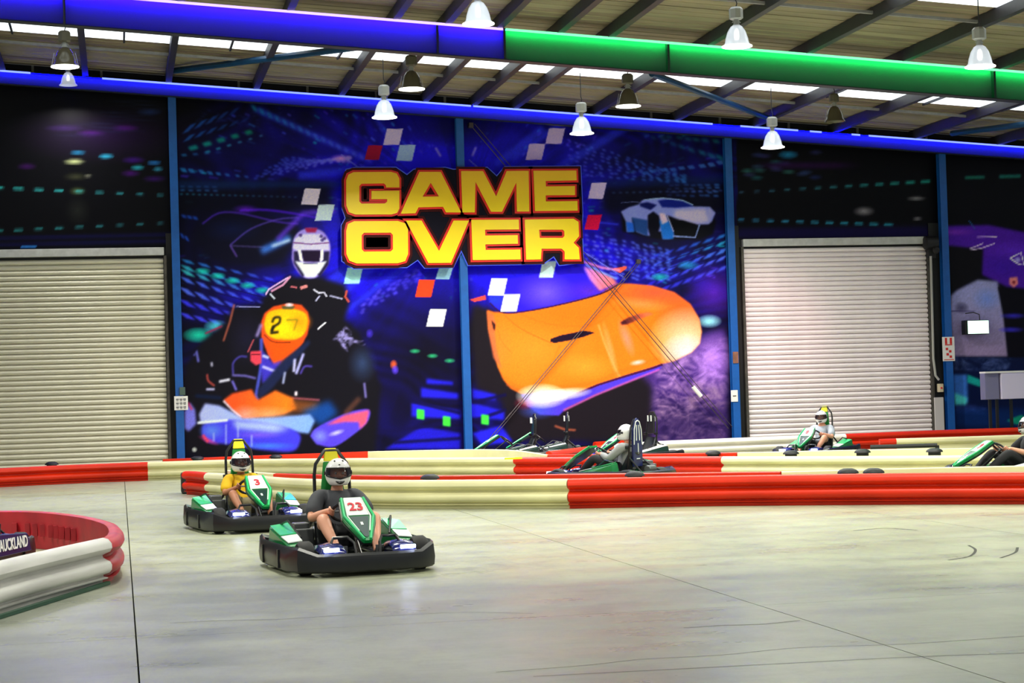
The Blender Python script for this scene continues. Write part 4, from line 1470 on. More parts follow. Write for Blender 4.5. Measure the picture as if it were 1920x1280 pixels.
PROF = [(-0.07, 0.0), (-0.03, 0.0), (-0.028, 0.10), (-0.035, 0.115), (0.015, 0.13), (0.02, 0.155), (-0.02, 0.175), (-0.022, 0.21), (0.03, 0.25), (0.052, 0.32), (0.055, 0.42), (0.04, 0.49), (0.0, 0.545), (-0.022, 0.58), (-0.024, 0.63), (0.0, 0.66), (0.04, 0.70), (0.06, 0.78), (0.055, 0.88), (0.025, 0.97), (-0.02, 1.0), (-0.07, 0.97), (-0.075, 0.80), (-0.065, 0.5)]


def rail(parent, pxs, h, side, m, label=None, name='rail', world=None, bulge=1.0):
    """one rail length: follows pixel points of its top edge lifted to height h"""
    P = world if world is not None else [at_z(px, py, h) for px, py in pxs]
    P = [Vector((p.x, p.y, 0)) for p in P]
    C_ = catmull(P, 0.35)
    n = len(C_)
    rings = []
    for i, p in enumerate(C_):
        t = (C_[min(i + 1, n - 1)] - C_[max(i - 1, 0)])
        t.normalize()
        nn = Vector((t.y, -t.x, 0)) * side
        rings.append([(p.x + nn.x * o * bulge * h / 0.38, p.y + nn.y * o * bulge * h / 0.38, z * h + 0.002) for o, z in (PROF if side > 0 else PROF[::-1])])
    mb = MB().rings(rings)
    o = mb.build(name, m, parent, smooth=True)
    if label:
        o['label'] = label
    # join strap at the start of the length
    return o


def post_cap(parent, px, py, h):
    p = at_z(px, py, h)
    pr = [(0.10, 0.0), (0.10, h - 0.02), (0.135, h - 0.02), (0.13, h + 0.0), (0.105, h + 0.025), (0.06, h + 0.042), (0.0, h + 0.045)]
    return MB().lathe([(r, z + 0.002) for r, z in pr], (p.x, p.y, 0), 14).build('post', M_RUB, parent, smooth=True)


def brace_bars(parent, pa, pb, h):
    pass


# nearest straight barrier, right half of the picture
B1 = empty('track_barrier', at_z(1065, 897, 0.38) * 1)
B1.location = (0, 0, 0)
tag(B1, 'low track barrier nearest the camera on the right, cream rails then a long red rail', 'barrier')
h = 0.38
rail(B1, [(346, 883), (364, 883.5), (388, 886)], h, 1, M_RRED, 'short red rail end')
rail(B1, [(388, 886), (450, 889), (540, 896), (640, 899), (760, 900), (900, 899), (1065, 897.5)], h, 1, M_RCRM, 'cream rail')
rail(B1, [(1065, 897.5), (1300, 892.5), (1500, 889.5), (1700, 887), (1920, 885), (2050, 884)], h, 1, M_RRED, 'red rail')
rail(B1, [(430, 881), (470, 883.5), (520, 887)], h, -1, M_RCRM, 'cream rear rail')
rail(B1, [(520, 887), (640, 890), (800, 891), (1000, 889), (1200, 886.5), (1465, 883.5)], h, -1, M_RRED, 'red rear rail')
rail(B1, [(1465, 883.5), (1600, 880), (1750, 876), (1920, 872.5), (2050, 870)], h, -1, M_RCRM, 'cream rear rail')
for q in [(806, 895), (1190, 889.5), (1590, 884.5), (1638, 884)]:
    post_cap(B1, q[0], q[1], h)
e = at_z(350, 884, 0.36)
MB().box((e.x - 0.02, e.y + 0.12, 0.17), (0.14, 0.50, 0.34)).build('end_block', M_TYRE, B1, bevel=0.03)

# middle barrier
B2 = empty('track_barrier')
tag(B2, 'long track barrier behind the nearest one, starting red in front of the left roller door', 'barrier')
h = 0.36
rail(B2, [(-90, 882), (0, 877.5), (140, 871), (277, 866)], h, 1, M_RRED, 'red rail')
rail(B2, [(277, 866), (450, 861), (640, 859), (800, 858), (965, 857)], h, 1, M_RCRM, 'cream rail')
rail(B2, [(965, 857), (1150, 856), (1355, 855.5)], h, 1, M_RRED, 'red rail')
rail(B2, [(1355, 855.5), (1600, 855), (1800, 853.5), (1920, 851), (2050, 849)], h, 1, M_RCRM, 'cream rail')
rail(B2, [(305, 860.5), (500, 853), (690, 846)], h, -1, M_RRED, 'red rear rail')
rail(B2, [(690, 846), (800, 843.5), (900, 842), (970, 844), (1030, 852)], h, -1, M_RCRM, 'cream rear rail')
rail(B2, [(1030, 852), (1200, 850.5), (1383, 848)], h, -1, M_RRED, 'red rear rail')
rail(B2, [(1383, 848), (1600, 843), (1790, 840), (1920, 838), (2050, 836)], h, -1, M_RCRM, 'cream rear rail')
for q in [(97, 869.5), (370, 859), (517, 856), (1337, 849), (1483, 849), (1617, 846.5), (1752, 845)]:
    post_cap(B2, q[0], q[1], h)
a_, b_ = at_z(1632, 838, 0.44), at_z(1757, 834.5, 0.44)
MB().tube([a_, b_], 0.035, 8).build('tie_bar', M_RUB, B2, label='black tie bar')
MB().box((b_.x, b_.y, 0.40), (0.05, 0.05, 0.08)).build('tie_bracket', M_RUB, B2)
q = at_z(963, 858.5, 0.375)
MB().box((q.x, q.y + 0.02, 0.37), (0.30, 0.05, 0.03)).build('tape_marker', mat('lime_tape', (205, 225, 30), 0.5), B2, label='lime yellow tape')

# far barrier in front of the end wall
B3 = empty('track_barrier')
tag(B3, 'farthest track barrier, white then red, running in front of the right roller door', 'barrier')
rail(B3, [(1030, 846), (1090, 838.5), (1147, 832)], h, 1, M_RRED, 'red rail')
rail(B3, [(1147, 832), (1230, 827), (1400, 820), (1585, 813)], h, 1, M_RWHT, 'white rail')
rail(B3, [(1585, 813), (1750, 806.5), (1915, 801)], h, 1, M_RRED, 'red rail')
rail(B3, [(1114, 828), (1145, 826.5), (1176, 825)], h, -1, M_RRED, 'red rear rail')
rail(B3, [(1915, 801), (2050, 797)], h, 1, M_RCRM, 'cream rail')
B4 = empty('track_barrier')
tag(B4, 'short inner barrier, red end then cream, right of the small distant kart', 'barrier')
rail(B4, [(1649, 823), (1680, 822)], h, 1, M_RRED, 'short red rail end')
rail(B4, [(1680, 822), (1800, 818.5), (1905, 815), (2050, 811)], h, 1, M_RCRM, 'cream rail')

# left foreground barrier that turns back on itself
B0 = empty('track_barrier')
tag(B0, 'scuffed white and dull red barrier turning back on itself at the left edge', 'barrier')
h = 0.39
wp = [at_z(px, py, h) for px, py in [(-170, 1096), (0, 1052), (100, 1029), (197, 1008)]]
whiteR = rail(B0, None, h, 1, M_RSCUF, 'scuffed white rail', world=wp)
bend = [at_z(px, py, h) for px, py in [(197, 1008), (212, 1004), (220, 994), (214, 983), (200, 976.5), (164, 967.5), (109, 960.5), (63, 957.5), (11, 957), (-120, 960)]]
rail(B0, None, h, 1, M_RDULL, 'dull red bent rail', world=bend)
# green strip under the white rail and ribs on the inside of the red one
gs = MB()
a0, a1 = wp[0], wp[-1]
t = (a1 - a0).normalized()
nn = Vector((t.y, -t.x, 0))
P = []
for z in (0.003, 0.030):
    for (p, s) in ((a0, 0.0), (a1, 0.0), (a1, 0.036), (a0, 0.036)):
        P.append((p.x + nn.x * s, p.y + nn.y * s, z))
gs.hexa(P).build('base_strip', M_GREENSTRIP, B0, label='dark green base strip')
inner = catmull([Vector((p.x, p.y, 0)) for p in bend[5:9]], 0.18)
for i in range(1, len(inner) - 1):
    t = (inner[i + 1] - inner[i - 1]).normalized()
    nn = Vector((t.y, -t.x, 0))
    c = inner[i] - nn * 0.085
    MB().box((c.x, c.y, 0.20), (0.05, 0.05, 0.13)).build('rib', M_RDULL, B0)

# ------------------------------------------------------------------ karts (x forward, y to the driver's left, z up)
M_KBLK = mat('bumper_black_plastic', (22, 23, 27), 0.33, noise=0.3, nscale=6)
M_KNAVY = mat('bumper_navy_plastic', (26, 34, 74), 0.25)
M_KGRN = mat('kart_green', (4, 122, 56), 0.3, coat=0.5)
M_KLIME = mat('kart_light_green', (44, 196, 116), 0.3, coat=0.4)
M_KWHT = mat('kart_white', (226, 232, 228), 0.3, coat=0.3)
M_KDGR = mat('kart_dark_green', (6, 46, 40), 0.3, coat=0.5)
M_KBLU = mat('fender_glossy_navy', (24, 32, 104), 0.2, coat=0.8)
M_FRAME = mat('kart_tube_black', (16, 16, 18), 0.35)
M_SEAT = mat('seat_shell', (20, 26, 34), 0.4)
M_ENG = mat('engine_alloy', (110, 112, 112), 0.4, metal=0.6)
M_NUM = mat('number_red', (205, 20, 44), 0.5)
M_GLOWBAR = mat('kart_highlight_glow', (200, 210, 255), 0.3, emit=(200, 212, 255), estr=9.0)  # added glow imitating bright highlights on the fenders
M_PADG = mat('head_pad_green', (12, 130, 48), 0.6)
M_PADY = mat('head_pad_yellow', (226, 214, 30), 0.6)
M_NAVYSEAT = mat('navy_panel', (16, 30, 84), 0.3)
M_WHTTXT = mat('white_lettering', (236, 236, 236), 0.5)


def skirt_outline(s=1.0, dx=0.0):
    pts = [(0.985, 0.0), (0.985, 0.30), (0.93, 0.46), (0.78, 0.60), (0.55, 0.66), (0.0, 0.665), (-0.55, 0.665), (-0.80, 0.63), (-0.92, 0.50), (-0.95, 0.30), (-0.95, 0)]
    full_ = pts + [(x, -y) for x, y in pts[-2:0:-1]]
    return [(x * s + dx, y * s) for x, y in full_]


def build_kart(name='go_kart', number='23', dark=False, rear_panel=False, pod_text=None, lamps=True, driver_side=1):  # lamps switches the added glow bars that imitate fender highlights
    root = empty(name)
    out = skirt_outline()
    n = len(out)

    # wrap-round bumper: outer wall, lip, inner wall
    def ring(scale, z, flare=0.0):
        return [(x * scale + (flare if x > 0 else -flare), y * scale, z(x, y) if callable(z) else z) for x, y in out]

    def top(x, y):
        return 0.215 + 0.035 * (abs(y) > 0.55) - 0.02 * (x > 0.9) + 0.03 * (x < -0.7)

    rings = [ring(0.965, 0.035), ring(0.99, 0.05), ring(1.0, lambda x, y: 0.12), ring(0.985, lambda x, y: top(x, y) - 0.02), ring(0.955, top), ring(0.925, lambda x, y: top(x, y) - 0.03), ring(0.915, 0.06)]
    # split the bumper in front, side and rear mouldings
    segs = {'front_bumper': [], 'side_bumper': [], 'rear_bumper': []}
    N = n
    for nm, idx in (('front_bumper', [17, 18, 19, 0, 1, 2, 3]), ('side_bumper', [3, 4, 5, 6, 7]), ('rear_bumper', [7, 8, 9, 10, 11, 12, 13]), ('side_bumper', [13, 14, 15, 16, 17])):
        sub = []
        for k in idx:
            sub.append([rings[j][k % N] for j in range(len(rings))])
        mb = MB().rings(sub)
        mb.build(nm, M_KBLK, root, smooth=True)
    # seams / vertical ribs on the side bumpers
    for s in (-1, 1):
        for xx in (0.30, -0.40):
            MB().box((xx, s * 0.664, 0.13), (0.025, 0.02, 0.16)).build('bumper_rib', M_KBLK, root)
    # floor tray and frame rails
    tray = [(0.86, 0.0), (0.86, 0.26), (0.45, 0.30), (-0.1, 0.34), (-0.60, 0.34), (-0.60, 0)]
    tr = tray + [(x, -y) for x, y in tray[-2:0:-1]]
    MB().plate(tr, (0, 0, 0.055), (1, 0, 0), (0, 1, 0), 0.02).build('floor_tray', M_ENG, root)
    fm = MB()
    for s in (-1, 1):
        fm.tube([(0.88, s * 0.28, 0.09), (0.4, s * 0.34, 0.09), (-0.2, s * 0.36, 0.09), (-0.85, s * 0.33, 0.11)], 0.018, 6)
        fm.tube([(0.25, s * 0.36, 0.09), (0.25, s * 0.60, 0.11)], 0.014, 6)
        fm.tube([(-0.35, s * 0.36, 0.09), (-0.35, s * 0.60, 0.11)], 0.014, 6)
    fm.tube([(-0.62, -0.50, 0.14), (-0.62, 0.50, 0.14)], 0.02, 8)
    fm.build('frame', M_FRAME, root, smooth=True)
    # tyres
    for (x, s, w, r) in ((0.62, 1, 0.13, 0.145), (0.62, -1, 0.13, 0.145), (-0.62, 1, 0.17, 0.135), (-0.62, -1, 0.17, 0.135)):
        yc = s * (0.50 if x > 0 else 0.48)
        pr = [(0.055, -w / 2), (r - 0.02, -w / 2), (r, -w / 2 + 0.025), (r, w / 2 - 0.025), (r - 0.02, w / 2), (0.055, w / 2)]
        t = MB().lathe(pr, (x, yc, r + 0.002), 18, 'y').build('tyre', M_TYRE, root, smooth=True)
        MB().lathe([(0.058, -w / 2 - 0.004), (0.05, -w / 2 + 0.02), (0.05, w / 2 - 0.02), (0.058, w / 2 + 0.004)], (x, yc, r + 0.002), 12, 'y').build('wheel_rim', M_ENG, t)
    # rounded glossy front fenders; added glowing bars stand in for their highlights
    for s in (-1, 1):
        rg = []
        for k in range(9):
            a = PI * k / 8
            x = 0.70 - 0.20 * math.cos(a) * 1.0
            z = 0.19 + 0.075 * math.sin(a) ** 0.8
            rg.append([(x, s * 0.20, z - 0.02), (x, s * 0.22, z), (x, s * 0.32, z + 0.012), (x, s * 0.40, z - 0.006), (x, s * 0.42, z - 0.05), (x, s * 0.40, z - 0.07), (x, s * 0.22, z - 0.05)])
        MB().rings(rg).build('front_fender', M_KBLU, root, smooth=True)
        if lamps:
            MB().box((0.905, s * 0.33, 0.226), (0.02, 0.135, 0.032)).build('highlight_bar', M_GLOWBAR, root, bevel=0.008)
    # side pods: faceted green/white covers
    for s in (-1, 1):
        def P(x, y, z):
            return (x, s * y, z)
        pod = MB()
        a = [P(0.34, 0.40, 0.12), P(0.34, 0.60, 0.12), P(-0.46, 0.61, 0.12), P(-0.46, 0.40, 0.12), P(0.28, 0.42, 0.24), P(0.26, 0.56, 0.23), P(-0.42, 0.60, 0.36), P(-0.42, 0.42, 0.38)]
        if s < 0:
            a = [a[3], a[2], a[1], a[0], a[7], a[6], a[5], a[4]]
        pod.hexa(a)
        p = pod.build('side_pod', M_KDGR if dark else (M_KGRN if not pod_text else M_NAVYSEAT), root, bevel=0.012)
        # white flash and green top cover
        MB().hexa([P(0.20, 0.43, 0.262), P(0.20, 0.555, 0.25), P(-0.02, 0.575, 0.292), P(-0.02, 0.43, 0.305), P(0.20, 0.43, 0.27), P(0.20, 0.555, 0.258), P(-0.02, 0.575, 0.30), P(-0.02, 0.43, 0.313)][:: 1]).build('white_flash', M_KWHT, p)
        MB().hexa([P(-0.05, 0.43, 0.31), P(-0.05, 0.575, 0.30), P(-0.40, 0.595, 0.365), P(-0.40, 0.43, 0.385), P(-0.05, 0.43, 0.318), P(-0.05, 0.575, 0.308), P(-0.40, 0.595, 0.373), P(-0.40, 0.43, 0.393)]).build('top_cover', M_KWHT if dark else (M_KGRN if pod_text else M_KLIME), p)
        if pod_text and s < 0:
            sbd = MB().hexa([(0.40, -0.70, 0.13), (0.34, -0.655, 0.13), (-0.52, -0.655, 0.13), (-0.52, -0.70, 0.13), (0.34, -0.68, 0.30), (0.32, -0.60, 0.30), (-0.52, -0.60, 0.34), (-0.52, -0.68, 0.34)]).build('side_board', M_NAVYSEAT, p, bevel=0.006)
            text_obj(pod_text, 0.15, M_WHTTXT, p, (-0.06, -0.697, 0.225), (1, 0, 0), (0, 0.12, 1), name='pod_lettering', shear=0.15, width=0.72)
            MB().tube([P(0.05, 0.52, 0.29), P(0.12, 0.50, 0.40), P(-0.02, 0.46, 0.42)], 0.008, 6).build('cover_strap', M_FRAME, p)
        # struts from pod to frame
        MB().tube([P(-0.40, 0.50, 0.38), P(-0.22, 0.47, 0.42), P(0.0, 0.40, 0.28)], 0.010, 6).build('side_guard', M_FRAME, root, smooth=True)
    # engine behind on the driver's right
    MB().box((-0.50, -0.30, 0.22), (0.24, 0.20, 0.22)).box((-0.50, -0.30, 0.35), (0.16, 0.14, 0.06)).build('engine', M_ENG, root, bevel=0.012)
    MB().lathe([(0.05, -0.1), (0.06, -0.09), (0.06, 0.09), (0.05, 0.1)], (-0.72, -0.05, 0.26), 12, 'y').build('exhaust', M_ENG, root, smooth=True)
    # seat bucket
    sec = []
    for (x, z, w, d) in [(-0.02, 0.15, 0.15, 0.05), (-0.12, 0.12, 0.18, 0.07), (-0.28, 0.11, 0.19, 0.10), (-0.42, 0.17, 0.19, 0.13), (-0.50, 0.34, 0.185, 0.11), (-0.55, 0.52, 0.15, 0.07)]:
        lean = x < -0.40
        ux = Vector((-0.3, 0, 1)).normalized() if not lean else Vector((-1, 0, -0.25)).normalized()
        up = Vector((0, 0, 1)) if not lean else Vector((1, 0, 0.2)).normalized()
        c = Vector((x, 0, z))
        ring_ = []
        for k in range(11):
            a = PI * k / 10
            y = w * math.cos(a)
            ring_.append(c + Vector((0, y, 0)) + up * (d * (1 - math.sin(a)) * 1.0))
        inner_ = [q + up * 0.02 * 1 + Vector((0, -math.copysign(0.016, q.y) if abs(q.y) > 0.01 else 0, 0)) for q in ring_[::-1]]
        sec.append(ring_ + inner_)
    MB().rings(sec).build('seat', M_SEAT, root, smooth=True)
    # roll hoop and head pad
    hp = [(-0.42, 0.165, 0.12), (-0.47, 0.165, 0.45), (-0.50, 0.16, 0.80), (-0.505, 0.145, 0.90), (-0.51, 0.06, 1.02), (-0.51, -0.06, 1.02), (-0.505, -0.145, 0.90), (-0.50, -0.16, 0.80), (-0.47, -0.165, 0.45), (-0.42, -0.165, 0.12)]
    MB().tube(hp, 0.016, 8).build('roll_hoop', M_FRAME, root, smooth=True)
    MB().tube([(-0.485, 0.16, 0.62), (-0.485, -0.16, 0.62)], 0.014, 6).tube([(-0.47, 0.165, 0.45), (-0.80, 0.25, 0.16)], 0.014, 6).tube([(-0.47, -0.165, 0.45), (-0.80, -0.25, 0.16)], 0.014, 6).build('hoop_brace', M_FRAME, root, smooth=True)
    for s in (-1, 1):
        MB().box((-0.455, s * 0.17, 0.60), (0.06, 0.07, 0.05)).build('hoop_clamp', M_FRAME, root, bevel=0.01)
    def padplate(zs, m, nm, par, xoff=-0.455, th=0.035):
        lo, hi = zs
        def wd(z):
            return 0.115 - max(0, z - 0.66) * 0.16
        MB().hexa([(xoff, wd(lo), lo), (xoff, -wd(lo), lo), (xoff - th, -wd(lo), lo), (xoff - th, wd(lo), lo), (xoff - 0.03, wd(hi), hi), (xoff - 0.03, -wd(hi), hi), (xoff - 0.03 - th, -wd(hi), hi), (xoff - 0.03 - th, wd(hi), hi)][::1]).build(nm, m, par, bevel=0.01)
    if rear_panel:
        sh = [(-0.13, 0.30), (0.13, 0.30), (0.14, 0.62), (0.13, 0.86), (0.08, 1.00), (0.0, 1.05), (-0.08, 1.00), (-0.13, 0.86), (-0.14, 0.62)]
        pnl = MB().plate(sh, (-0.535, 0, 0), (0, 1, 0), (0, 0, 1), 0.03).build('head_panel', M_NAVYSEAT, root, bevel=0.008)
        for (a0, a1) in (((-0.115, 0.64), (-0.10, 0.87)), ((-0.10, 0.87), (-0.055, 0.985)), ((-0.055, 0.985), (0.0, 1.01)), ((0.115, 0.64), (0.10, 0.87)), ((0.10, 0.87), (0.055, 0.985)), ((0.055, 0.985), (0.0, 1.01)), ((-0.045, 0.70), (-0.03, 0.94)), ((0.045, 0.70), (0.03, 0.94)), ((0, 0.50), (0, 0.66)), ((-0.04, 0.42), (0.05, 0.42))):
            MB().tube([(-0.54, a0[0], a0[1]), (-0.54, a1[0], a1[1])], 0.009, 6).build('white_stripe', M_KWHT, pnl)
    else:
        padplate((0.60, 0.92), M_KBLK if dark else M_PADG, 'head_pad', root)
        padplate((0.925, 1.04), M_KBLK if dark else M_PADY, 'head_pad_top', root, xoff=-0.475)
        if dark:
            for s in (-1, 1):
                MB().box((-0.53, s * 0.05, 0.90), (0.02, 0.02, 0.12)).box((-0.44, s * 0.05, 0.90), (0.02, 0.02, 0.12)).build('white_stripe', M_KWHT, root)
    # steering wheel and column
    c = Vector((0.10, 0, 0.50))
    ax = Vector((-0.62, 0, 0.78)).normalized()
    u = Vector((0, 1, 0))
    v = ax.cross(u).normalized()
    wr = [c + u * 0.145 * math.cos(2 * PI * k / 24) + v * 0.145 * math.sin(2 * PI * k / 24) for k in range(24)]
    sw = MB().tube(wr, 0.015, 8, closed=True).build('steering_wheel', M_KBLK, root, smooth=True)
    MB().tube([c, c + u * 0.14], 0.010, 6).tube([c, c - u * 0.14], 0.010, 6).tube([c, c - v * 0.14], 0.010, 6).build('spoke', M_ENG, sw)
    MB().tube([c, (0.62, 0, 0.12)], 0.014, 8).build('steering_column', M_FRAME, root, smooth=True)
    # number panel (front fairing): long tapering shield in layers
    o = Vector((0.26, 0, 0.60))
    dn = Vector((0.60, 0, -0.355)).normalized()
    up = Vector((0, 1, 0))
    L = 0.66

    def shield(pts, off, th, m, nm, par):
        nrm = dn.cross(up).normalized() * -1
        if nrm.z < 0:
            nrm = -nrm
        base = o + nrm * off
        pl = [(a * L, b) for a, b in pts] + [(a * L, -b) for a, b in pts[::-1] if b != 0]
        A = [base + dn * a + up * b for a, b in pl]
        B_ = [p + nrm * th for p in A]
        k = len(pl)
        fs = [tuple(range(k)), tuple(range(k, 2 * k))[::-1]] + [(j, k + j, k + (j + 1) % k, (j + 1) % k) for j in range(k)]
        return MB().add(A + B_, fs).build(nm, m, par, bevel=0.0)
    fa = shield([(0.0, 0.095), (0.02, 0.112), (0.45, 0.148), (0.55, 0.134), (0.97, 0.045), (1.0, 0.03)], 0.0, 0.03, M_KDGR if dark else M_KGRN, 'front_fairing', root)
    shield([(0.0, 0.098), (0.02, 0.118), (0.45, 0.152), (0.55, 0.138), (0.97, 0.044), (1.0, 0.03)], -0.022, 0.02, M_KBLK, 'fairing_back', fa)
    # light edge stripes
    for s in (-1, 1):
        nrm = Vector((0.355, 0, 0.60)).normalized()
        for (lst, m, wv) in (([(0.03, 0.098), (0.45, 0.128), (0.98, 0.026)], M_KLIME, 0.012), ([(0.04, 0.077), (0.46, 0.100), (0.80, 0.045)], M_KWHT, 0.007)):
            pts = [o + nrm * 0.036 + dn * (a * L) + up * (b * s) for a, b in lst]
            MB().tube(pts, wv, 6).build('edge_stripe', m, fa)
    shield([(0.46, 0.082), (0.90, 0.02), (0.94, 0.0)], 0.031, 0.004, M_KDGR, 'dark_inset', fa)
    plate_ = shield([(0.015, 0.075), (0.43, 0.090)], 0.031, 0.005, M_KWHT, 'number_plate', fa)
    nrm = Vector((0.355, 0, 0.60)).normalized()
    tp = o + nrm * 0.040 + dn * (0.25 * L)
    text_obj(number, 0.165, M_NUM, fa, tp, (0, 1, 0), -dn, name='number', width=0.125 if len(number) > 1 else 0.06, extrude=0.003)
    # small white mark and red line on the fairing
    MB().box(o + nrm * 0.037 + dn * (0.63 * L), (0.045, 0.022, 0.004), Matrix(((dn.x, 0, nrm.x), (0, 1, 0), (dn.z, 0, nrm.z)))).build('small_mark', M_KWHT, fa)
    # pedal guard loops either side of the fairing
    for s in (-1, 1):
        MB().tube([(0.86, s * 0.10, 0.12), (0.80, s * 0.11, 0.27), (0.72, s * 0.15, 0.315), (0.70, s * 0.27, 0.31), (0.76, s * 0.31, 0.25), (0.84, s * 0.31, 0.12)], 0.013, 8).build('pedal_guard', M_FRAME, root, smooth=True)
        MB().box((0.60, s * 0.16, 0.17), (0.02, 0.07, 0.12)).build('pedal', M_ENG, root)
    return root


# ------------------------------------------------------------------ people
def bake(o):
    dg = bpy.context.evaluated_depsgraph_get()
    me = bpy.data.meshes.new_from_object(o.evaluated_get(dg))
    me.name = o.name
    o.modifiers.clear()
    o.data = me
    return o


def skin(name, verts, edges, radii, m, parent, sub=2, root=0, extra=None, label=None):
    me = bpy.data.meshes.new(name)
    me.from_pydata([tuple(v) for v in verts], edges, [])
    o = bpy.data.objects.new(name, me)
    COL.objects.link(o)
    md = o.modifiers.new('skin', 'SKIN')
    md.use_smooth_shade = True
    sv = me.skin_vertices[0].data
    for i, r in enumerate(radii):
        rr = r if isinstance(r, tuple) else (r, r)
        sv[i].radius = rr
        sv[i].use_root = (i == root)
    sb = o.modifiers.new('sub', 'SUBSURF')
    sb.levels = sub
    sb.render_levels = sub
    bpy.context.view_layer.update()
    bake(o)
    if extra is not None:
        ev, ef = extra
        b = o.data
        vs = [tuple(v.co) for v in b.vertices]
        fs = [tuple(p.vertices) for p in b.polygons]
        k = len(vs)
        nm = bpy.data.meshes.new(name)
        nm.from_pydata(vs + [tuple(v) for v in ev], [], fs + [tuple(i + k for i in f) for f in ef])
        nm.update()
        o.data = nm
    o.data.materials.clear()
    o.data.materials.append(m)
    o.data.polygons.foreach_set('use_smooth', [True] * len(o.data.polygons))
    o.parent = parent
    if label:
        o['label'] = label
    return o


def chain(V, E, R_, pts, radii, at=None):
    prev = at
    for p, r in zip(pts, radii):
        V.append(Vector(p))
        R_.append(r)
        i = len(V) - 1
        if prev is not None:
            E.append((prev, i))
        prev = i
    return prev


def face_mesh(c, r, yaw):
    """head ellipsoid with brow, nose, mouth and ears, facing +x turned by yaw"""
    V, F = [], []
    nu, nv = 28, 20
    for j in range(nv + 1):
        th = PI * j / nv
        for i in range(nu):
            a = 2 * PI * i / nu
            d = Vector((math.cos(a) * math.sin(th), math.sin(a) * math.sin(th), math.cos(th)))
            rr = Vector((r * 0.98, r * 0.78, r * 1.18))
            p = Vector((d.x * rr.x, d.y * rr.y, d.z * rr.z))
            if d.x > 0:
                nose = math.exp(-((p.y / 0.014) ** 2)) * math.exp(-(((p.z + 0.012) / 0.024) ** 2))
                p.x += 0.024 * nose
                for s in (-1, 1):
                    p.x -= 0.010 * math.exp(-(((p.y - s * 0.032) / 0.017) ** 2) - (((p.z - 0.016) / 0.013) ** 2))
                p.x -= 0.004 * math.exp(-((p.y / 0.024) ** 2) - (((p.z + 0.052) / 0.006) ** 2))
                p.x += 0.006 * math.exp(-((p.y / 0.022) ** 2) - (((p.z + 0.092) / 0.02) ** 2))
            if abs(d.y) > 0.85:
                p.y *= 1 + 0.10 * math.exp(-(((p.z) / 0.028) ** 2) - (((p.x + 0.01) / 0.02) ** 2))
            p = Matrix.Rotation(yaw, 3, 'Z') @ p + c
            V.append(p)
    for j in range(nv):
        for i in range(nu):
            k = (i + 1) % nu
            F.append((j * nu + i, (j + 1) * nu + i, (j + 1) * nu + k, j * nu + k))
    return V, F


M_SKIN = mat('skin_fair', (222, 158, 128), 0.5)
M_SKIN2 = mat('skin_tan', (170, 112, 82), 0.5)
M_HELM = mat('helmet_white', (236, 236, 236), 0.18, coat=0.6)
M_VIS = glass('helmet_visor', (10, 12, 30), 0.38, 0.06)
M_HBLK = mat('helmet_trim_black', (12, 12, 16), 0.4)
M_SHOE = mat('trainer_dark', (30, 30, 34), 0.7)
M_EYE = mat('eye_white', (230, 230, 225), 0.3)
M_IRIS = mat('iris_dark', (40, 26, 20), 0.3)


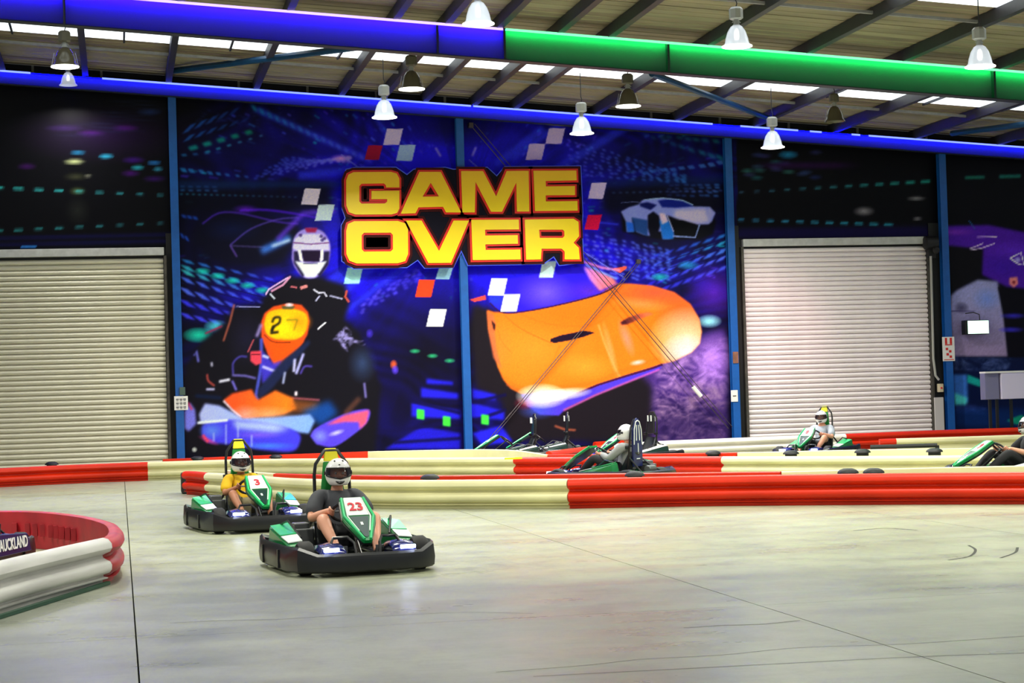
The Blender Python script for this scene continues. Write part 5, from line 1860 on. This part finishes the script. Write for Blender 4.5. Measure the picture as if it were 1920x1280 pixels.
def helmet(parent, c, yaw, tilt=0.0):
    Rz = Matrix.Rotation(yaw, 3, 'Z') @ Matrix.Rotation(tilt, 3, 'Y')

    def surf(az, el, grow=0.0):
        d = Vector((math.cos(az) * math.cos(el), math.sin(az) * math.cos(el), math.sin(el)))
        a, b, h = 0.138 + grow, 0.118 + grow, 0.138 + grow
        p = Vector((d.x * a, d.y * b, d.z * h))
        if el < 0.15 and d.x > -0.2:
            k = min(1, (0.15 - el) / 0.9)
            p.x += 0.038 * k * max(0, d.x + 0.2)
        if el < -0.1 and d.x > 0.3:
            p.y *= 1 - 0.25 * min(1, (-el - 0.1)) * (d.x - 0.3)
        if el < -0.2 and d.x < 0:
            p.x *= 0.94
        if el > 0.2 and d.x < 0:
            p.x *= 1.05
        return c + Rz @ p
    nu, e0, e1, nv = 40, -0.86, PI / 2, 26
    V, F = [], []
    for j in range(nv + 1):
        el = e0 + (e1 - e0) * j / nv
        for i in range(nu):
            V.append(surf(2 * PI * i / nu, el))
    for j in range(nv):
        elc = e0 + (e1 - e0) * (j + 0.5) / nv
        for i in range(nu):
            azc = 2 * PI * (i + 0.5) / nu
            azs = (azc + PI) % (2 * PI) - PI
            lo = -0.30 + 0.18 * abs(azs) / 1.2
            if lo < elc < 0.36 and abs(azs) < 1.22:
                continue
            k = (i + 1) % nu
            F.append((j * nu + i, j * nu + k, (j + 1) * nu + k, (j + 1) * nu + i))
    sh = MB().add(V, F).build('helmet', M_HELM, parent, smooth=True)
    sd = sh.modifiers.new('solid', 'SOLIDIFY')
    sd.thickness = 0.012
    sd.offset = -1
    # visor
    V, F = [], []
    mu, mv = 18, 8
    for j in range(mv + 1):
        for i in range(mu + 1):
            az = -1.34 + 2.68 * i / mu
            lo = -0.36 + 0.20 * abs(az) / 1.2
            V.append(surf(az, lo + (0.42 - lo) * j / mv, 0.003))
    for j in range(mv):
        for i in range(mu):
            a = j * (mu + 1) + i
            F.append((a, a + 1, a + mu + 2, a + mu + 1))
    vz = MB().add(V, F).build('visor', M_VIS, sh, smooth=True)
    sd = vz.modifiers.new('solid', 'SOLIDIFY')
    sd.thickness = 0.002
    # black eye-port edge, chin vent, brow vents, pivot discs
    edge = []
    for i in range(19):
        az = -1.24 + 2.48 * i / 18
        edge.append(surf(az, 0.385, 0.001))
    for i in range(19):
        az = 1.24 - 2.48 * i / 18
        edge.append(surf(az, -0.33 + 0.19 * abs(az) / 1.2, 0.001))
    MB().tube(edge, 0.006, 6, closed=True).build('eyeport_trim', M_HBLK, sh, smooth=True)
    vt = []
    for i in range(9):
        az = -0.42 + 0.84 * i / 8
        vt.append(surf(az, -0.60 + 0.10 * (az / 0.42) ** 2, 0.0))
    MB().tube(vt, [0.003, 0.008, 0.012, 0.014, 0.015, 0.014, 0.012, 0.008, 0.003], 6).build('chin_vent', M_HBLK, sh, smooth=True)
    for az in (0.55, -0.55):
        MB().tube([surf(az - 0.12, 0.98, 0.0), surf(az, 0.93, 0.001), surf(az + 0.12, 0.98, 0.0)], [0.004, 0.010, 0.004], 6).build('brow_vent', M_HBLK, sh, smooth=True)
    MB().tube([surf(-0.08, 0.62, 0.0), surf(0.08, 0.62, 0.0)], 0.006, 6).build('centre_vent', M_HBLK, sh, smooth=True)
    for s in (-1, 1):
        p = surf(s * 1.5, 0.05, -0.002)
        q = surf(s * 1.5, 0.05, 0.008)
        MB().tube([p, q], 0.018, 12).build('visor_pivot', M_HBLK, sh, smooth=True)
    return sh


def hand(side, wrist, grip, palm_n, V, E, Rr):
    pass


def driver(parent_tf, shirt, shorts, skinm, label, scale=1.0, head_yaw=0.0, lean=0.0, long_sleeve=False, long_trouser=False, head_c=None, group=None, lamp=None):
    root = empty('person', parent_tf.location, parent_tf.rotation_euler.z)
    tag(root, label, 'person', group)
    S_ = scale
    pel = Vector((-0.30, 0, 0.24))

    def J(x, y, z):
        p = Vector((x, y, z))
        if z > 0.35:
            p.y += lean * (z - 0.35)
        # shrink children towards the seat
        return pel + (p - pel) * S_
    V, E, R_ = [], [], []
    chain(V, E, R_, [J(-0.30, 0, 0.24), J(-0.345, 0, 0.36), J(-0.37, 0, 0.48), J(-0.375, 0, 0.58), J(-0.365, 0, 0.66), J(-0.345, 0, 0.72), J(-0.335, 0, 0.77)],
          [(0.10 * S_, 0.13 * S_), (0.09 * S_, 0.12 * S_), (0.09 * S_, 0.13 * S_), (0.075 * S_, 0.12 * S_), (0.048 * S_, 0.062 * S_), 0.050 * S_, 0.055 * S_])
    chest = 3
    hands = {}
    WR = {}
    for s in (-1, 1):
        sh_ = J(-0.365, s * 0.175, 0.615)
        el = J(-0.17, s * 0.275, 0.43)
        wr = J(0.02, s * 0.165, 0.50)
        pm = Vector((0.085, s * 0.148, 0.515)) if S_ > 0.95 else Vector((0.085, s * 0.145, 0.51))
        wr = wr.lerp(pm, 0.25)
        up1 = sh_.lerp(el, 0.5)
        fo1 = el.lerp(wr, 0.35)
        chain(V, E, R_, [J(-0.37, s * 0.10, 0.60), sh_, up1, el, fo1, wr, wr.lerp(pm, 0.6)], [0.052 * S_, 0.054 * S_, 0.050 * S_, 0.042 * S_, 0.043 * S_, 0.028 * S_, (0.03 * S_, 0.022 * S_)], chest)
        hip = J(-0.24, s * 0.095, 0.22)
        kn = J(0.12, s * 0.235, 0.45)
        an = J(0.46, s * 0.17, 0.165)
        chain(V, E, R_, [hip, hip.lerp(kn, 0.5) + Vector((0, 0, 0.01)), kn, kn.lerp(an, 0.3) + Vector((-0.01, 0, -0.01)), kn.lerp(an, 0.65), an, an + Vector((0.09, 0, 0.02))],
              [0.09 * S_, 0.078 * S_, 0.06 * S_, 0.056 * S_, 0.044 * S_, 0.034 * S_, 0.036 * S_], 0)
        WR[s] = (sh_, up1, el, fo1, wr, pm, hip, kn, an)
    hc = head_c if head_c is not None else J(-0.325, 0, 0.805)
    fv, ff = face_mesh(hc, 0.098, head_yaw)
    # fingers and thumbs wrap the wheel rim: short tapered tubes rooted in the palm, kept in the body mesh
    fb = MB()
    for s in (-1, 1):
        wr, pm = WR[s][4], WR[s][5]
        rim = Vector((0.10, s * 0.145, 0.50))
        for k, ln in enumerate((0.9, 1.0, 0.95, 0.78)):
            off = Vector((-0.018 + 0.0, 0, 0)) + Vector((0.62 * 0.0, 0, 0))
            t = Vector((0.62, 0, 0.0)) * 0
            along = Vector((0.78, 0, 0.62)) * (0.020 * (k - 1.5))
            a0 = pm + along * 1.0 + Vector((0, s * 0.012, 0.008))
            a1 = rim + along + Vector((0.012, s * 0.024, 0.012)) * ln
            a2 = rim + along + Vector((0.030, s * 0.004, -0.004)) * ln
            a3 = rim + along + Vector((0.020, -s * 0.020, -0.020)) * ln
            fb.tube([a0, a1, a2, a3], [0.010, 0.0095, 0.009, 0.007], 6)
        th0 = pm + Vector((-0.012, -s * 0.014, 0.004))
        fb.tube([th0, rim + Vector((-0.016, -s * 0.022, 0.016)), rim + Vector((0.006, -s * 0.030, 0.022))], [0.012, 0.011, 0.008], 6)
    k0 = len(fv)
    ev = fv + [Vector(v) for v in fb.v]
    ef = ff + [tuple(i + k0 for i in f) for f in fb.f]
    body = skin('body', V, E, R_, skinm, root, sub=2, extra=(ev, ef))
    # eyes
    Rz = Matrix.Rotation(head_yaw, 3, 'Z')
    for s in (-1, 1):
        p = hc + Rz @ Vector((0.083, s * 0.032, 0.016))
        q = hc + Rz @ Vector((0.0935, s * 0.032, 0.016))
        e_ = MB().lathe([(0.0, -0.011), (0.008, -0.008), (0.011, 0), (0.008, 0.008), (0.0, 0.011)], p, 8).build('eye', M_EYE, body, smooth=True)
        MB().lathe([(0.0, -0.004), (0.004, -0.003), (0.005, 0), (0.004, 0.003), (0.0, 0.004)], q, 8).build('iris', M_IRIS, e_, smooth=True)
    # shirt
    V, E, R_ = [], [], []
    g = 0.014
    chain(V, E, R_, [J(-0.31, 0, 0.25), J(-0.345, 0, 0.36), J(-0.37, 0, 0.48), J(-0.375, 0, 0.575), J(-0.368, 0, 0.645)],
          [(0.125 * S_ + g, 0.155 * S_ + g), (0.12 * S_ + g, 0.15 * S_ + g), (0.12 * S_ + g, 0.165 * S_ + g), (0.105 * S_ + g, 0.155 * S_ + g), (0.066 * S_ + g, 0.092 * S_ + g)])
    for s in (-1, 1):
        sh_, up1, el, fo1, wr, pm, hip, kn, an = WR[s]
        if long_sleeve:
            pts = [J(-0.37, s * 0.10, 0.60), sh_, up1, el, fo1, wr.lerp(fo1, 0.12)]
            rd = [0.080 * S_, 0.076 * S_, 0.066 * S_, 0.056 * S_, 0.052 * S_, 0.038 * S_]
        else:
            pts = [J(-0.37, s * 0.10, 0.60), sh_, up1, up1.lerp(el, 0.75)]
            rd = [0.080 * S_, 0.080 * S_, 0.074 * S_, 0.071 * S_]
        chain(V, E, R_, pts, rd, 3)
    so = skin('shirt', V, E, R_, shirt, root, sub=2)
    nv_ = [v.normal.copy() for v in so.data.vertices]
    for v, nn_ in zip(so.data.vertices, nv_):
        v.co += nn_ * 0.006
    # trousers or shorts
    V, E, R_ = [], [], []
    chain(V, E, R_, [J(-0.30, 0, 0.23)], [(0.135 * S_, 0.165 * S_)])
    for s in (-1, 1):
        sh_, up1, el, fo1, wr, pm, hip, kn, an = WR[s]
        if long_trouser:
            pts = [hip, hip.lerp(kn, 0.5) + Vector((0, 0, 0.01)), kn, kn.lerp(an, 0.4), an.lerp(kn, 0.12)]
            rd = [0.105 * S_, 0.092 * S_, 0.075 * S_, 0.068 * S_, 0.052 * S_]
        else:
            pts = [hip, hip.lerp(kn, 0.45) + Vector((0, 0, 0.01)), hip.lerp(kn, 0.80)]
            rd = [0.105 * S_, 0.095 * S_, 0.082 * S_]
        chain(V, E, R_, pts, rd, 0)
    skin('trousers' if long_trouser else 'shorts', V, E, R_, shorts, root, sub=2)
    for s in (-1, 1):
        an = WR[s][8]
        skin('shoe', [an + Vector((-0.035, 0, -0.02)), an + Vector((0.02, 0, -0.025)), an + Vector((0.09, 0, 0.0)), an + Vector((0.16, 0, 0.04))], [(0, 1), (1, 2), (2, 3)], [0.042 * S_, 0.046 * S_, 0.044 * S_, 0.034 * S_], M_SHOE, root, sub=1)
    helmet(root, hc + Vector((-0.005, 0, 0.012)), head_yaw)
    return root


def heading(px, py, dist, toward_cam, to_right):
    """world angle of a direction given as components towards the camera and to picture right at a place"""
    p = at_d(px, py, dist)
    t = (CAM - p)
    t.z = 0
    t.normalize()
    r = Vector((-t.y, t.x, 0))
    d = (t * toward_cam + r * to_right).normalized()
    return math.atan2(d.y, d.x), d


KARTS = []


def place(k, loc, ang):
    k.location = (loc.x, loc.y, 0)
    k.rotation_euler = (0, 0, ang)


M_SHG = mat('tshirt_charcoal', (66, 68, 74), 0.8, noise=0.2)
M_SHY = mat('tshirt_mustard', (222, 176, 10), 0.8, noise=0.15)
M_SHL = mat('shirt_grey', (150, 152, 150), 0.8, noise=0.15)
M_SHLB = mat('shirt_light_grey', (170, 178, 190), 0.8)
M_SHB = mat('shirt_black', (24, 24, 28), 0.8)
M_SHO = mat('shorts_black', (20, 21, 26), 0.8)
M_TRK = mat('trousers_khaki', (120, 112, 84), 0.8)

# kart 23 in front
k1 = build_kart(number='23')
tag(k1, 'kart number 23 in front, green nose shield over a black wrap-round bumper', 'kart')
a1_, d1_ = heading(655, 1075, 16.6, math.cos(math.radians(13)), math.sin(math.radians(13)))
f1_ = at_z(698, 1071, 0.035)
place(k1, f1_ - d1_ * 0.96, a1_)
driver(k1, M_SHG, M_SHO, M_SKIN, 'driver in a charcoal T-shirt and white helmet, hands on the wheel of kart 23', head_yaw=-0.10, lean=0.05)

# kart 3 behind it
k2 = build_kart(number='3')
tag(k2, 'kart with a single 3 on its green nose, behind and left of kart 23', 'kart')
a2_, d2_ = heading(480, 995, 20, math.cos(math.radians(13)), math.sin(math.radians(13)))
f2_ = at_z(505, 993, 0.035)
place(k2, f2_ - d2_ * 0.96, a2_)
driver(k2, M_SHY, M_TRK, M_SKIN2, 'driver in a mustard yellow T-shirt and white helmet in the second kart', scale=0.90, head_yaw=-0.05, lean=-0.05)


def by_helmet(px, py, dist, tc, tr, hz=0.81):
    ang, d = heading(px, py, dist, tc, tr)
    p = at_z(px, py, hz)
    return Vector((p.x, p.y, 0)) + d * 0.33, ang


# distant kart before the right roller door
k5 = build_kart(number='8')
tag(k5, 'small distant kart facing the camera before the right roller door', 'kart')
ang, d = heading(1540, 782, 38, math.cos(math.radians(-22)), math.sin(math.radians(-22)))
p = at_z(1540, 783, 0.81)
place(k5, Vector((p.x, p.y, 0)) + d * 0.33, ang)
driver(k5, M_SHLB, M_SHO, M_SKIN, 'small distant driver in pale grey shirt and white helmet before the right door', head_yaw=0.2)

# kart between the barriers, seen from behind its right side, running left
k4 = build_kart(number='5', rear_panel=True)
tag(k4, 'kart running left between the barriers, its tall striped head panel to the rear', 'kart')
ang, d = heading(1178, 812, 31, -math.sin(math.radians(32)), -math.cos(math.radians(32)))
p = at_d(1174, 812, 30.5)
place(k4, Vector((p.x, p.y, 0)) + d * 0.33, ang)
driver(k4, M_SHL, M_SHB, M_SKIN, 'driver in a grey top leaning on the wheel, seen from behind between barriers', head_yaw=0.1, long_sleeve=True, long_trouser=True)

# kart at the right edge heading left
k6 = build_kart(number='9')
tag(k6, 'kart cut by the right edge, its green and white nose pointing left', 'kart')
ang, d = heading(1850, 850, 27.5, math.sin(math.radians(27)), -math.cos(math.radians(27)))
p = at_d(1858, 836, 27.6)
place(k6, Vector((p.x, p.y, 0)) - d * 0.26, ang)
driver(k6, M_SHB, M_SHB, M_SKIN, 'driver in black with bare forearms at the right edge of the picture', head_yaw=0.0, long_trouser=True)

# kart at the left edge inside the bent barrier
k3 = build_kart(number='7', rear_panel=True, pod_text='AUCKLAND')
tag(k3, 'kart at the left edge with AUCKLAND lettered on its navy side pod', 'kart')
ang, d = heading(20, 1000, 18, -math.cos(math.radians(21)), math.sin(math.radians(21)))
p = at_d(9, 1004, 18.4)
right = Vector((d.y, -d.x, 0))
place(k3, Vector((p.x, p.y, 0)) + d * 0.08 - right * 0.62, ang)

# three parked karts by the orange car graphic
for (px, py, dist, tc, lab) in [(1001, 784, 41.2, 0.25, 'parked kart farthest left below the orange car graphic, nose to the left'), (1063, 777, 42.65, 0.1, 'parked kart in the middle of the three below the orange car graphic'),
                            (1222, 776, 39.2, 0.75, 'parked kart half hidden behind the driver with the striped head panel')]:
    kk = build_kart(number='4', lamps=False, dark=True)
    ang, d = heading(px, py, dist, tc, -0.97)
    p = at_d(px, py, dist)
    place(kk, Vector((p.x, p.y, 0)) + d * 0.5, ang)
    tag(kk, lab, 'kart', 'karts parked along the end wall')

# ------------------------------------------------------------------ hanging lamps
M_BELL = glass('lamp_bell_clear', (200, 206, 214), 0.6, 0.15)
_b = M_BELL.node_tree.nodes['Principled BSDF']
_b.inputs['Emission Color'].default_value = (0.85, 0.9, 1, 1)
_b.inputs['Emission Strength'].default_value = 0.22
M_BELLD = glass('lamp_bell_smoked', (96, 90, 72), 0.85, 0.2)
M_DISC = mat('lamp_lens', (255, 255, 245), 0.3, emit=(255, 255, 240), estr=2.5)
M_GEAR = mat('lamp_gear_box', (176, 178, 178), 0.4, metal=0.1)
M_GEARD = mat('lamp_gear_box_dim', (92, 88, 74), 0.5)
M_HOT = mat('lamp_bulb', (255, 255, 250), 0.3, emit=(255, 252, 240), estr=3)
M_CABLE = mat('lamp_cable', (40, 40, 44), 0.5)


def lamp(px, py, wpx, dist, label, dim=False, power=230, lens=True):
    c = at_d(px, py, dist)
    r = wpx * dist / FPX / 2
    root = empty('pendant_lamp', c)
    tag(root, label, 'lamp', 'hanging high-bay lamps')
    k = r / 0.25
    bell = [(0.055 * k, 0.36 * k), (0.10 * k, 0.33 * k), (0.15 * k, 0.25 * k), (0.185 * k, 0.14 * k), (0.20 * k, 0.06 * k), (0.245 * k, 0.01 * k), (0.25 * k, 0.0), (0.235 * k, 0.0), (0.19 * k, 0.05 * k), (0.175 * k, 0.13 * k), (0.14 * k, 0.24 * k), (0.09 * k, 0.32 * k), (0.05 * k, 0.35 * k)]
    MB().lathe(bell, (0, 0, 0), 24, caps=False).build('reflector', M_BELLD if dim else M_BELL, root, smooth=True)
    if lens:
        MB().lathe([(0.0, 0.0), (0.15 * k, 0.0), (0.235 * k, 0.014 * k), (0.252 * k, 0.018 * k), (0.252 * k, 0.034 * k), (0.0, 0.03 * k)], (0, 0, -0.018 * k), 24).build('lens', M_DISC, root, smooth=True)
    MB().lathe([(0.03 * k, 0.12 * k), (0.045 * k, 0.16 * k), (0.045 * k, 0.24 * k), (0.02 * k, 0.30 * k)], (0, 0, 0), 10).build('bulb', M_HOT if not dim else M_GEARD, root, smooth=True)
    MB().lathe([(0.05 * k, 0.345 * k), (0.055 * k, 0.36 * k), (0.04 * k, 0.43 * k), (0.035 * k, 0.46 * k)], (0, 0, 0), 12).build('lamp_neck', M_GEAR, root, smooth=True)
    gb = MB()
    rings = []
    for z, s_ in ((0.45, 0.085), (0.47, 0.11), (0.62, 0.11), (0.655, 0.08)):
        rings.append([(s_ * k * math.cos(2 * PI * (i + 0.5) / 8) * 1.05, s_ * k * math.sin(2 * PI * (i + 0.5) / 8) * 1.05, z * k) for i in range(8)])
    gb.rings(rings).build('gear_box', M_GEARD if dim else M_GEAR, root)
    ztop = roof_z(c.x) - c.z - 0.02
    MB().tube([(0, 0, 0.65 * k), (0.02, 0, 0.72 * k), (0, 0, 0.78 * k), (0, 0, ztop)], 0.009, 6).build('cable', M_CABLE, root)
    for s in (-1, 1):
        MB().tube([(s * 0.03 * k, 0, 0.44 * k), (s * 0.07 * k, 0, 0.40 * k)], 0.008, 5).build('hook', M_GEAR, root)
        if dim:
            MB().tube([(s * 0.235 * k, 0, 0.02 * k), (s * 0.185 * k, 0, 0.26 * k)], 0.006, 5).build('lens_clip', M_GEAR, root)
    if power:
        l = area_light('lamp_light', (c.x, c.y, c.z - 0.08 * k), 0.36, power, (1.0, 0.985, 0.9), spread=math.radians(150))
    return root


lamp(897, 46, 60, 30.8, 'bright clear bell lamp nearest the blue-green joint of the deep rafter')
lamp(1382, 88, 57, 30.8, 'bright clear bell lamp in front of the middle of the green beam')
lamp(1838, 126, 57, 30.8, 'bright clear bell lamp near the right end of the green beam')
lamp(122, 126, 52, 30.8, 'smoky lamp with a bright lens at the far left, hanging between the beams', dim=True)
lamp(772, 168, 49, 37.6, 'smoky bell lamp hanging below the violet beam near the centre', dim=True)
lamp(1178, 200, 47, 37.6, 'smoky bell lamp hanging below the left end of the green beam', dim=True)
lamp(1565, 228, 40, 38.5, 'unlit smoky bell lamp below the right part of the green beam', dim=True, power=0, lens=False)
lamp(721, 221, 47, 39.8, 'bright bell lamp before the slim beam, above the red and lilac squares')
lamp(1091, 251, 45, 40.4, 'bright bell lamp before the slim beam, right of the GAME OVER sign')
lamp(1449, 277, 44, 41.2, 'bright bell lamp before the slim beam, left of the right roller door')
lamp(128, 160, 34, 41.6, 'small pale bell lamp before the slim beam at the far left', power=60, lens=False)

# ------------------------------------------------------------------ wall details
M_PAPER = mat('sign_white', (232, 230, 226), 0.6)
M_INK = mat('sign_ink', (70, 70, 74), 0.7)
M_SRED = mat('sign_red', (206, 34, 30), 0.6)


def wall_sign(px0, py0, px1, py1, y, name, label, cat, marks):
    a, b_ = at_y(px0, py1, y), at_y(px1, py0, y)
    w, hgt = b_.x - a.x, b_.z - a.z
    root = empty(name, ((a.x + b_.x) / 2, y, (a.z + b_.z) / 2))
    tag(root, label, cat)
    MB().box((0, 0, 0), (w, 0.015, hgt)).build('plate', M_PAPER, root, bevel=0.003)
    for (u, v, uw, vh, m, nm) in marks:
        MB().box((w * (u - 0.5), -0.010, hgt * (0.5 - v)), (w * uw, 0.004, hgt * vh)).build(nm, m, root)
    return root


cy = CYF - 0.09
rows = []
for r in range(3):
    for c in range(3):
        rows.append((0.24 + c * 0.26, 0.22 + r * 0.28, 0.2, 0.07, M_INK, 'print_line'))
        rows.append((0.24 + c * 0.26, 0.33 + r * 0.28, 0.16, 0.04, M_INK, 'print_line'))
wall_sign(327, 742, 352, 769, cy, 'notice', 'small white notice with rows of print on the column left of the racer', 'sign', rows)
wall_sign(1371, 731, 1383, 753, cy, 'notice', 'narrow blank white notice on the column left of the right door', 'sign', [(0.5, 0.5, 0.5, 0.08, M_INK, 'print_line')])
ex = [(0.30, 0.17, 0.18, 0.26, M_SRED, 'red_mark'), (0.70, 0.17, 0.18, 0.26, M_SRED, 'red_mark'), (0.5, 0.33, 0.6, 0.04, M_SRED, 'red_mark'), (0.35, 0.50, 0.2, 0.10, M_SRED, 'red_mark'), (0.62, 0.60, 0.2, 0.10, M_SRED, 'red_mark'), (0.4, 0.72, 0.2, 0.10, M_SRED, 'red_mark'), (0.65, 0.82, 0.2, 0.10, M_SRED, 'red_mark'), (0.5, 0.94, 0.8, 0.03, M_SRED, 'red_mark')]
wall_sign(1768, 631, 1789, 677, cy, 'safety_notice', 'tall white safety notice with red marks on the column right of the right door', 'sign', ex)

# column details: rust patch and junction box
xa = at_y(1379, 665, cy).x
za = at_y(1379, 670, cy).z
tag(MB().box((xa, cy - 0.004, za), (0.13, 0.012, 0.26)).build('patch_plate', mat('rusty_plate', (130, 88, 70), 0.8, noise=0.4), bevel=0.002), 'small rusty brown plate on the column left of the right door', 'plate')
p = at_y(342, 733, cy)
tag(MB().box((p.x, cy - 0.01, p.z), (0.12, 0.03, 0.17)).build('switch_plate', mat('olive_plate', (70, 92, 84), 0.6), bevel=0.004), 'olive green switch plate above the white notice on the left column', 'switch')

# glowing exit box with cable
a, b_ = at_y(1811, 627, WY - 0.35), at_y(1856, 599, WY - 0.35)
ex_ = empty('exit_light', ((a.x + b_.x) / 2, WY - 0.2, (a.z + b_.z) / 2))
tag(ex_, 'glowing white-green light box on the wall at the far right', 'lamp')
w, hgt = b_.x - a.x, b_.z - a.z
MB().box((0, 0.0, 0), (w * 0.98, 0.20, hgt)).build('case', M_HBLK, ex_, bevel=0.01)
MB().box((w * 0.05, -0.105, 0), (w * 0.84, 0.012, hgt * 0.9)).build('lit_face', mat('exit_face', (220, 255, 230), 0.4, emit=(206, 255, 226), estr=1.6), ex_)
MB().tube([(w * 0.2, 0, hgt / 2), (w * 0.2, 0.02, hgt * 0.9), (0, 0.06, hgt * 1.05), (-w * 0.3, 0.12, hgt * 1.0)], 0.012, 6).build('cable', M_CABLE, ex_)

# white board on black legs
bx0, bx1 = at_y(1842, 700, 41.9), at_y(1990, 748, 41.9)
wbd = empty('display_board', ((bx0.x + bx1.x) / 2, 41.9, 0))
tag(wbd, 'pale lilac-white board on thin black legs at the far right', 'board')
w = bx1.x - bx0.x
zt_, zb_ = bx0.z, at_y(1880, 748, 41.9).z
MB().box((w * 0.1, 0, (zt_ + zb_) / 2), (w * 0.8, 0.30, zt_ - zb_)).build('panel', mat('board_white', (216, 208, 232), 0.5), wbd, bevel=0.01)
MB().box((-w * 0.41, 0.02, (zt_ + zb_) / 2), (w * 0.18, 0.26, zt_ - zb_)).build('side_panel', mat('board_grey', (120, 118, 150), 0.6), wbd, bevel=0.01, label='grey side panel')
MB().box((0, 0, zt_ + 0.02), (w * 1.0, 0.32, 0.04)).build('top_rail', M_PAPER, wbd)
for u in (-0.42, -0.33, -0.15, 0.1, 0.4):
    MB().box((w * u, 0, zb_ / 2 + 0.001), (0.06, 0.06, zb_)).build('leg', M_HBLK, wbd)

# roller door hardware, right door
M_HW = mat('door_drive_dark', (34, 32, 34), 0.5, metal=0.3)
p = at_y(1745, 455, WY - 0.25)
dr = empty('door_drive', p)
tag(dr, 'dark chain drive unit at the top right corner of the right roller door', 'motor')
MB().lathe([(0.12, -0.16), (0.16, -0.14), (0.16, 0.14), (0.12, 0.16)], (0, 0, 0), 16, 'x').build('drum', M_HW, dr, smooth=True)
MB().box((0.02, 0.05, -0.24), (0.20, 0.16, 0.26)).build('drive_box', M_HW, dr, bevel=0.02)
MB().lathe([(0.06, -0.03), (0.09, 0), (0.06, 0.03)], (0.08, -0.12, -0.18), 12, 'y').build('chain_wheel', M_HW, dr, smooth=True)
top = at_y(1745, 480, WY - 0.3)
bot = at_y(1756, 712, WY - 0.3)
cond = MB().tube([top, (top.x - 0.0, top.y, top.z - 0.2), (bot.x - 0.06, bot.y, bot.z + 0.5), (bot.x - 0.02, bot.y, bot.z + 0.1), (bot.x + 0.06, bot.y, bot.z)], 0.03, 8).build('conduit', mat('conduit_grey', (168, 166, 160), 0.5), smooth=True)
tag(cond, 'grey conduit running down beside the right roller door to a small box', 'pipe')
p = at_y(1763, 727, WY - 0.16)
jb = empty('junction_box', p)
tag(jb, 'cream junction box on the post beside the right roller door', 'box')
MB().box((0, 0, 0), (0.13, 0.12, 0.20)).build('case', mat('box_cream', (214, 200, 170), 0.5), jb, bevel=0.02)
MB().lathe([(0.02, 0), (0.025, -0.02), (0.0, -0.025)], (0, -0.06, 0.0), 10, 'y').build('button', M_SRED, jb, smooth=True)
pa_, pb_ = at_y(1752, 745, WY - 0.2), at_y(1769, 745, WY - 0.2)
tag(MB().box(((pa_.x + pb_.x) / 2, WY - 0.16, (pa_.z + 0.1) / 2), (pb_.x - pa_.x, 0.1, pa_.z - 0.1)).build('guard_post', mat('post_offwhite', (196, 190, 190), 0.5), bevel=0.01), 'off-white guard post at the foot of the right roller door', 'post')

# crossing brace rods before the orange car graphic
for (a, b_, lab) in [((1196, 490), (882, 865), 'thin brace rod falling left across the orange car graphic'), ((882, 234), (1366, 803), 'thin brace rod falling right across the orange car graphic')]:
    yo = 0.12 if b_[0] < 1000 else 0.22
    A_, B_ = at_y(a[0], a[1], WY - yo), at_y(b_[0], b_[1], WY - yo)
    r = empty('brace_rod', A_)
    tag(r, lab, 'rod')
    MB().tube([(0, 0, 0), B_ - A_], 0.010, 6).build('rod', M_ROD, r, smooth=True)
    MB().box((0.02, yo / 2 - 0.012, 0.0), (0.10, yo - 0.01, 0.10)).build('anchor_bracket', M_ROD, r, bevel=0.005)
    MB().tube([Vector((0.10, 0.02, 0.03)), B_ - A_ + Vector((0.10, 0.02, 0.03))], 0.008, 6).build('second_rod', M_ROD, r, smooth=True)
    t_ = 0.76 if b_[0] < 1000 else 0.86
    q = (B_ - A_) * t_
    q2 = (B_ - A_) * (t_ + 0.032)
    MB().tube([q, q2], 0.05 if b_[0] > 1000 else 0.02, 8).build('turnbuckle', M_PAPER if b_[0] > 1000 else M_ROD, r, smooth=True, label='pale turnbuckle' if b_[0] > 1000 else None)
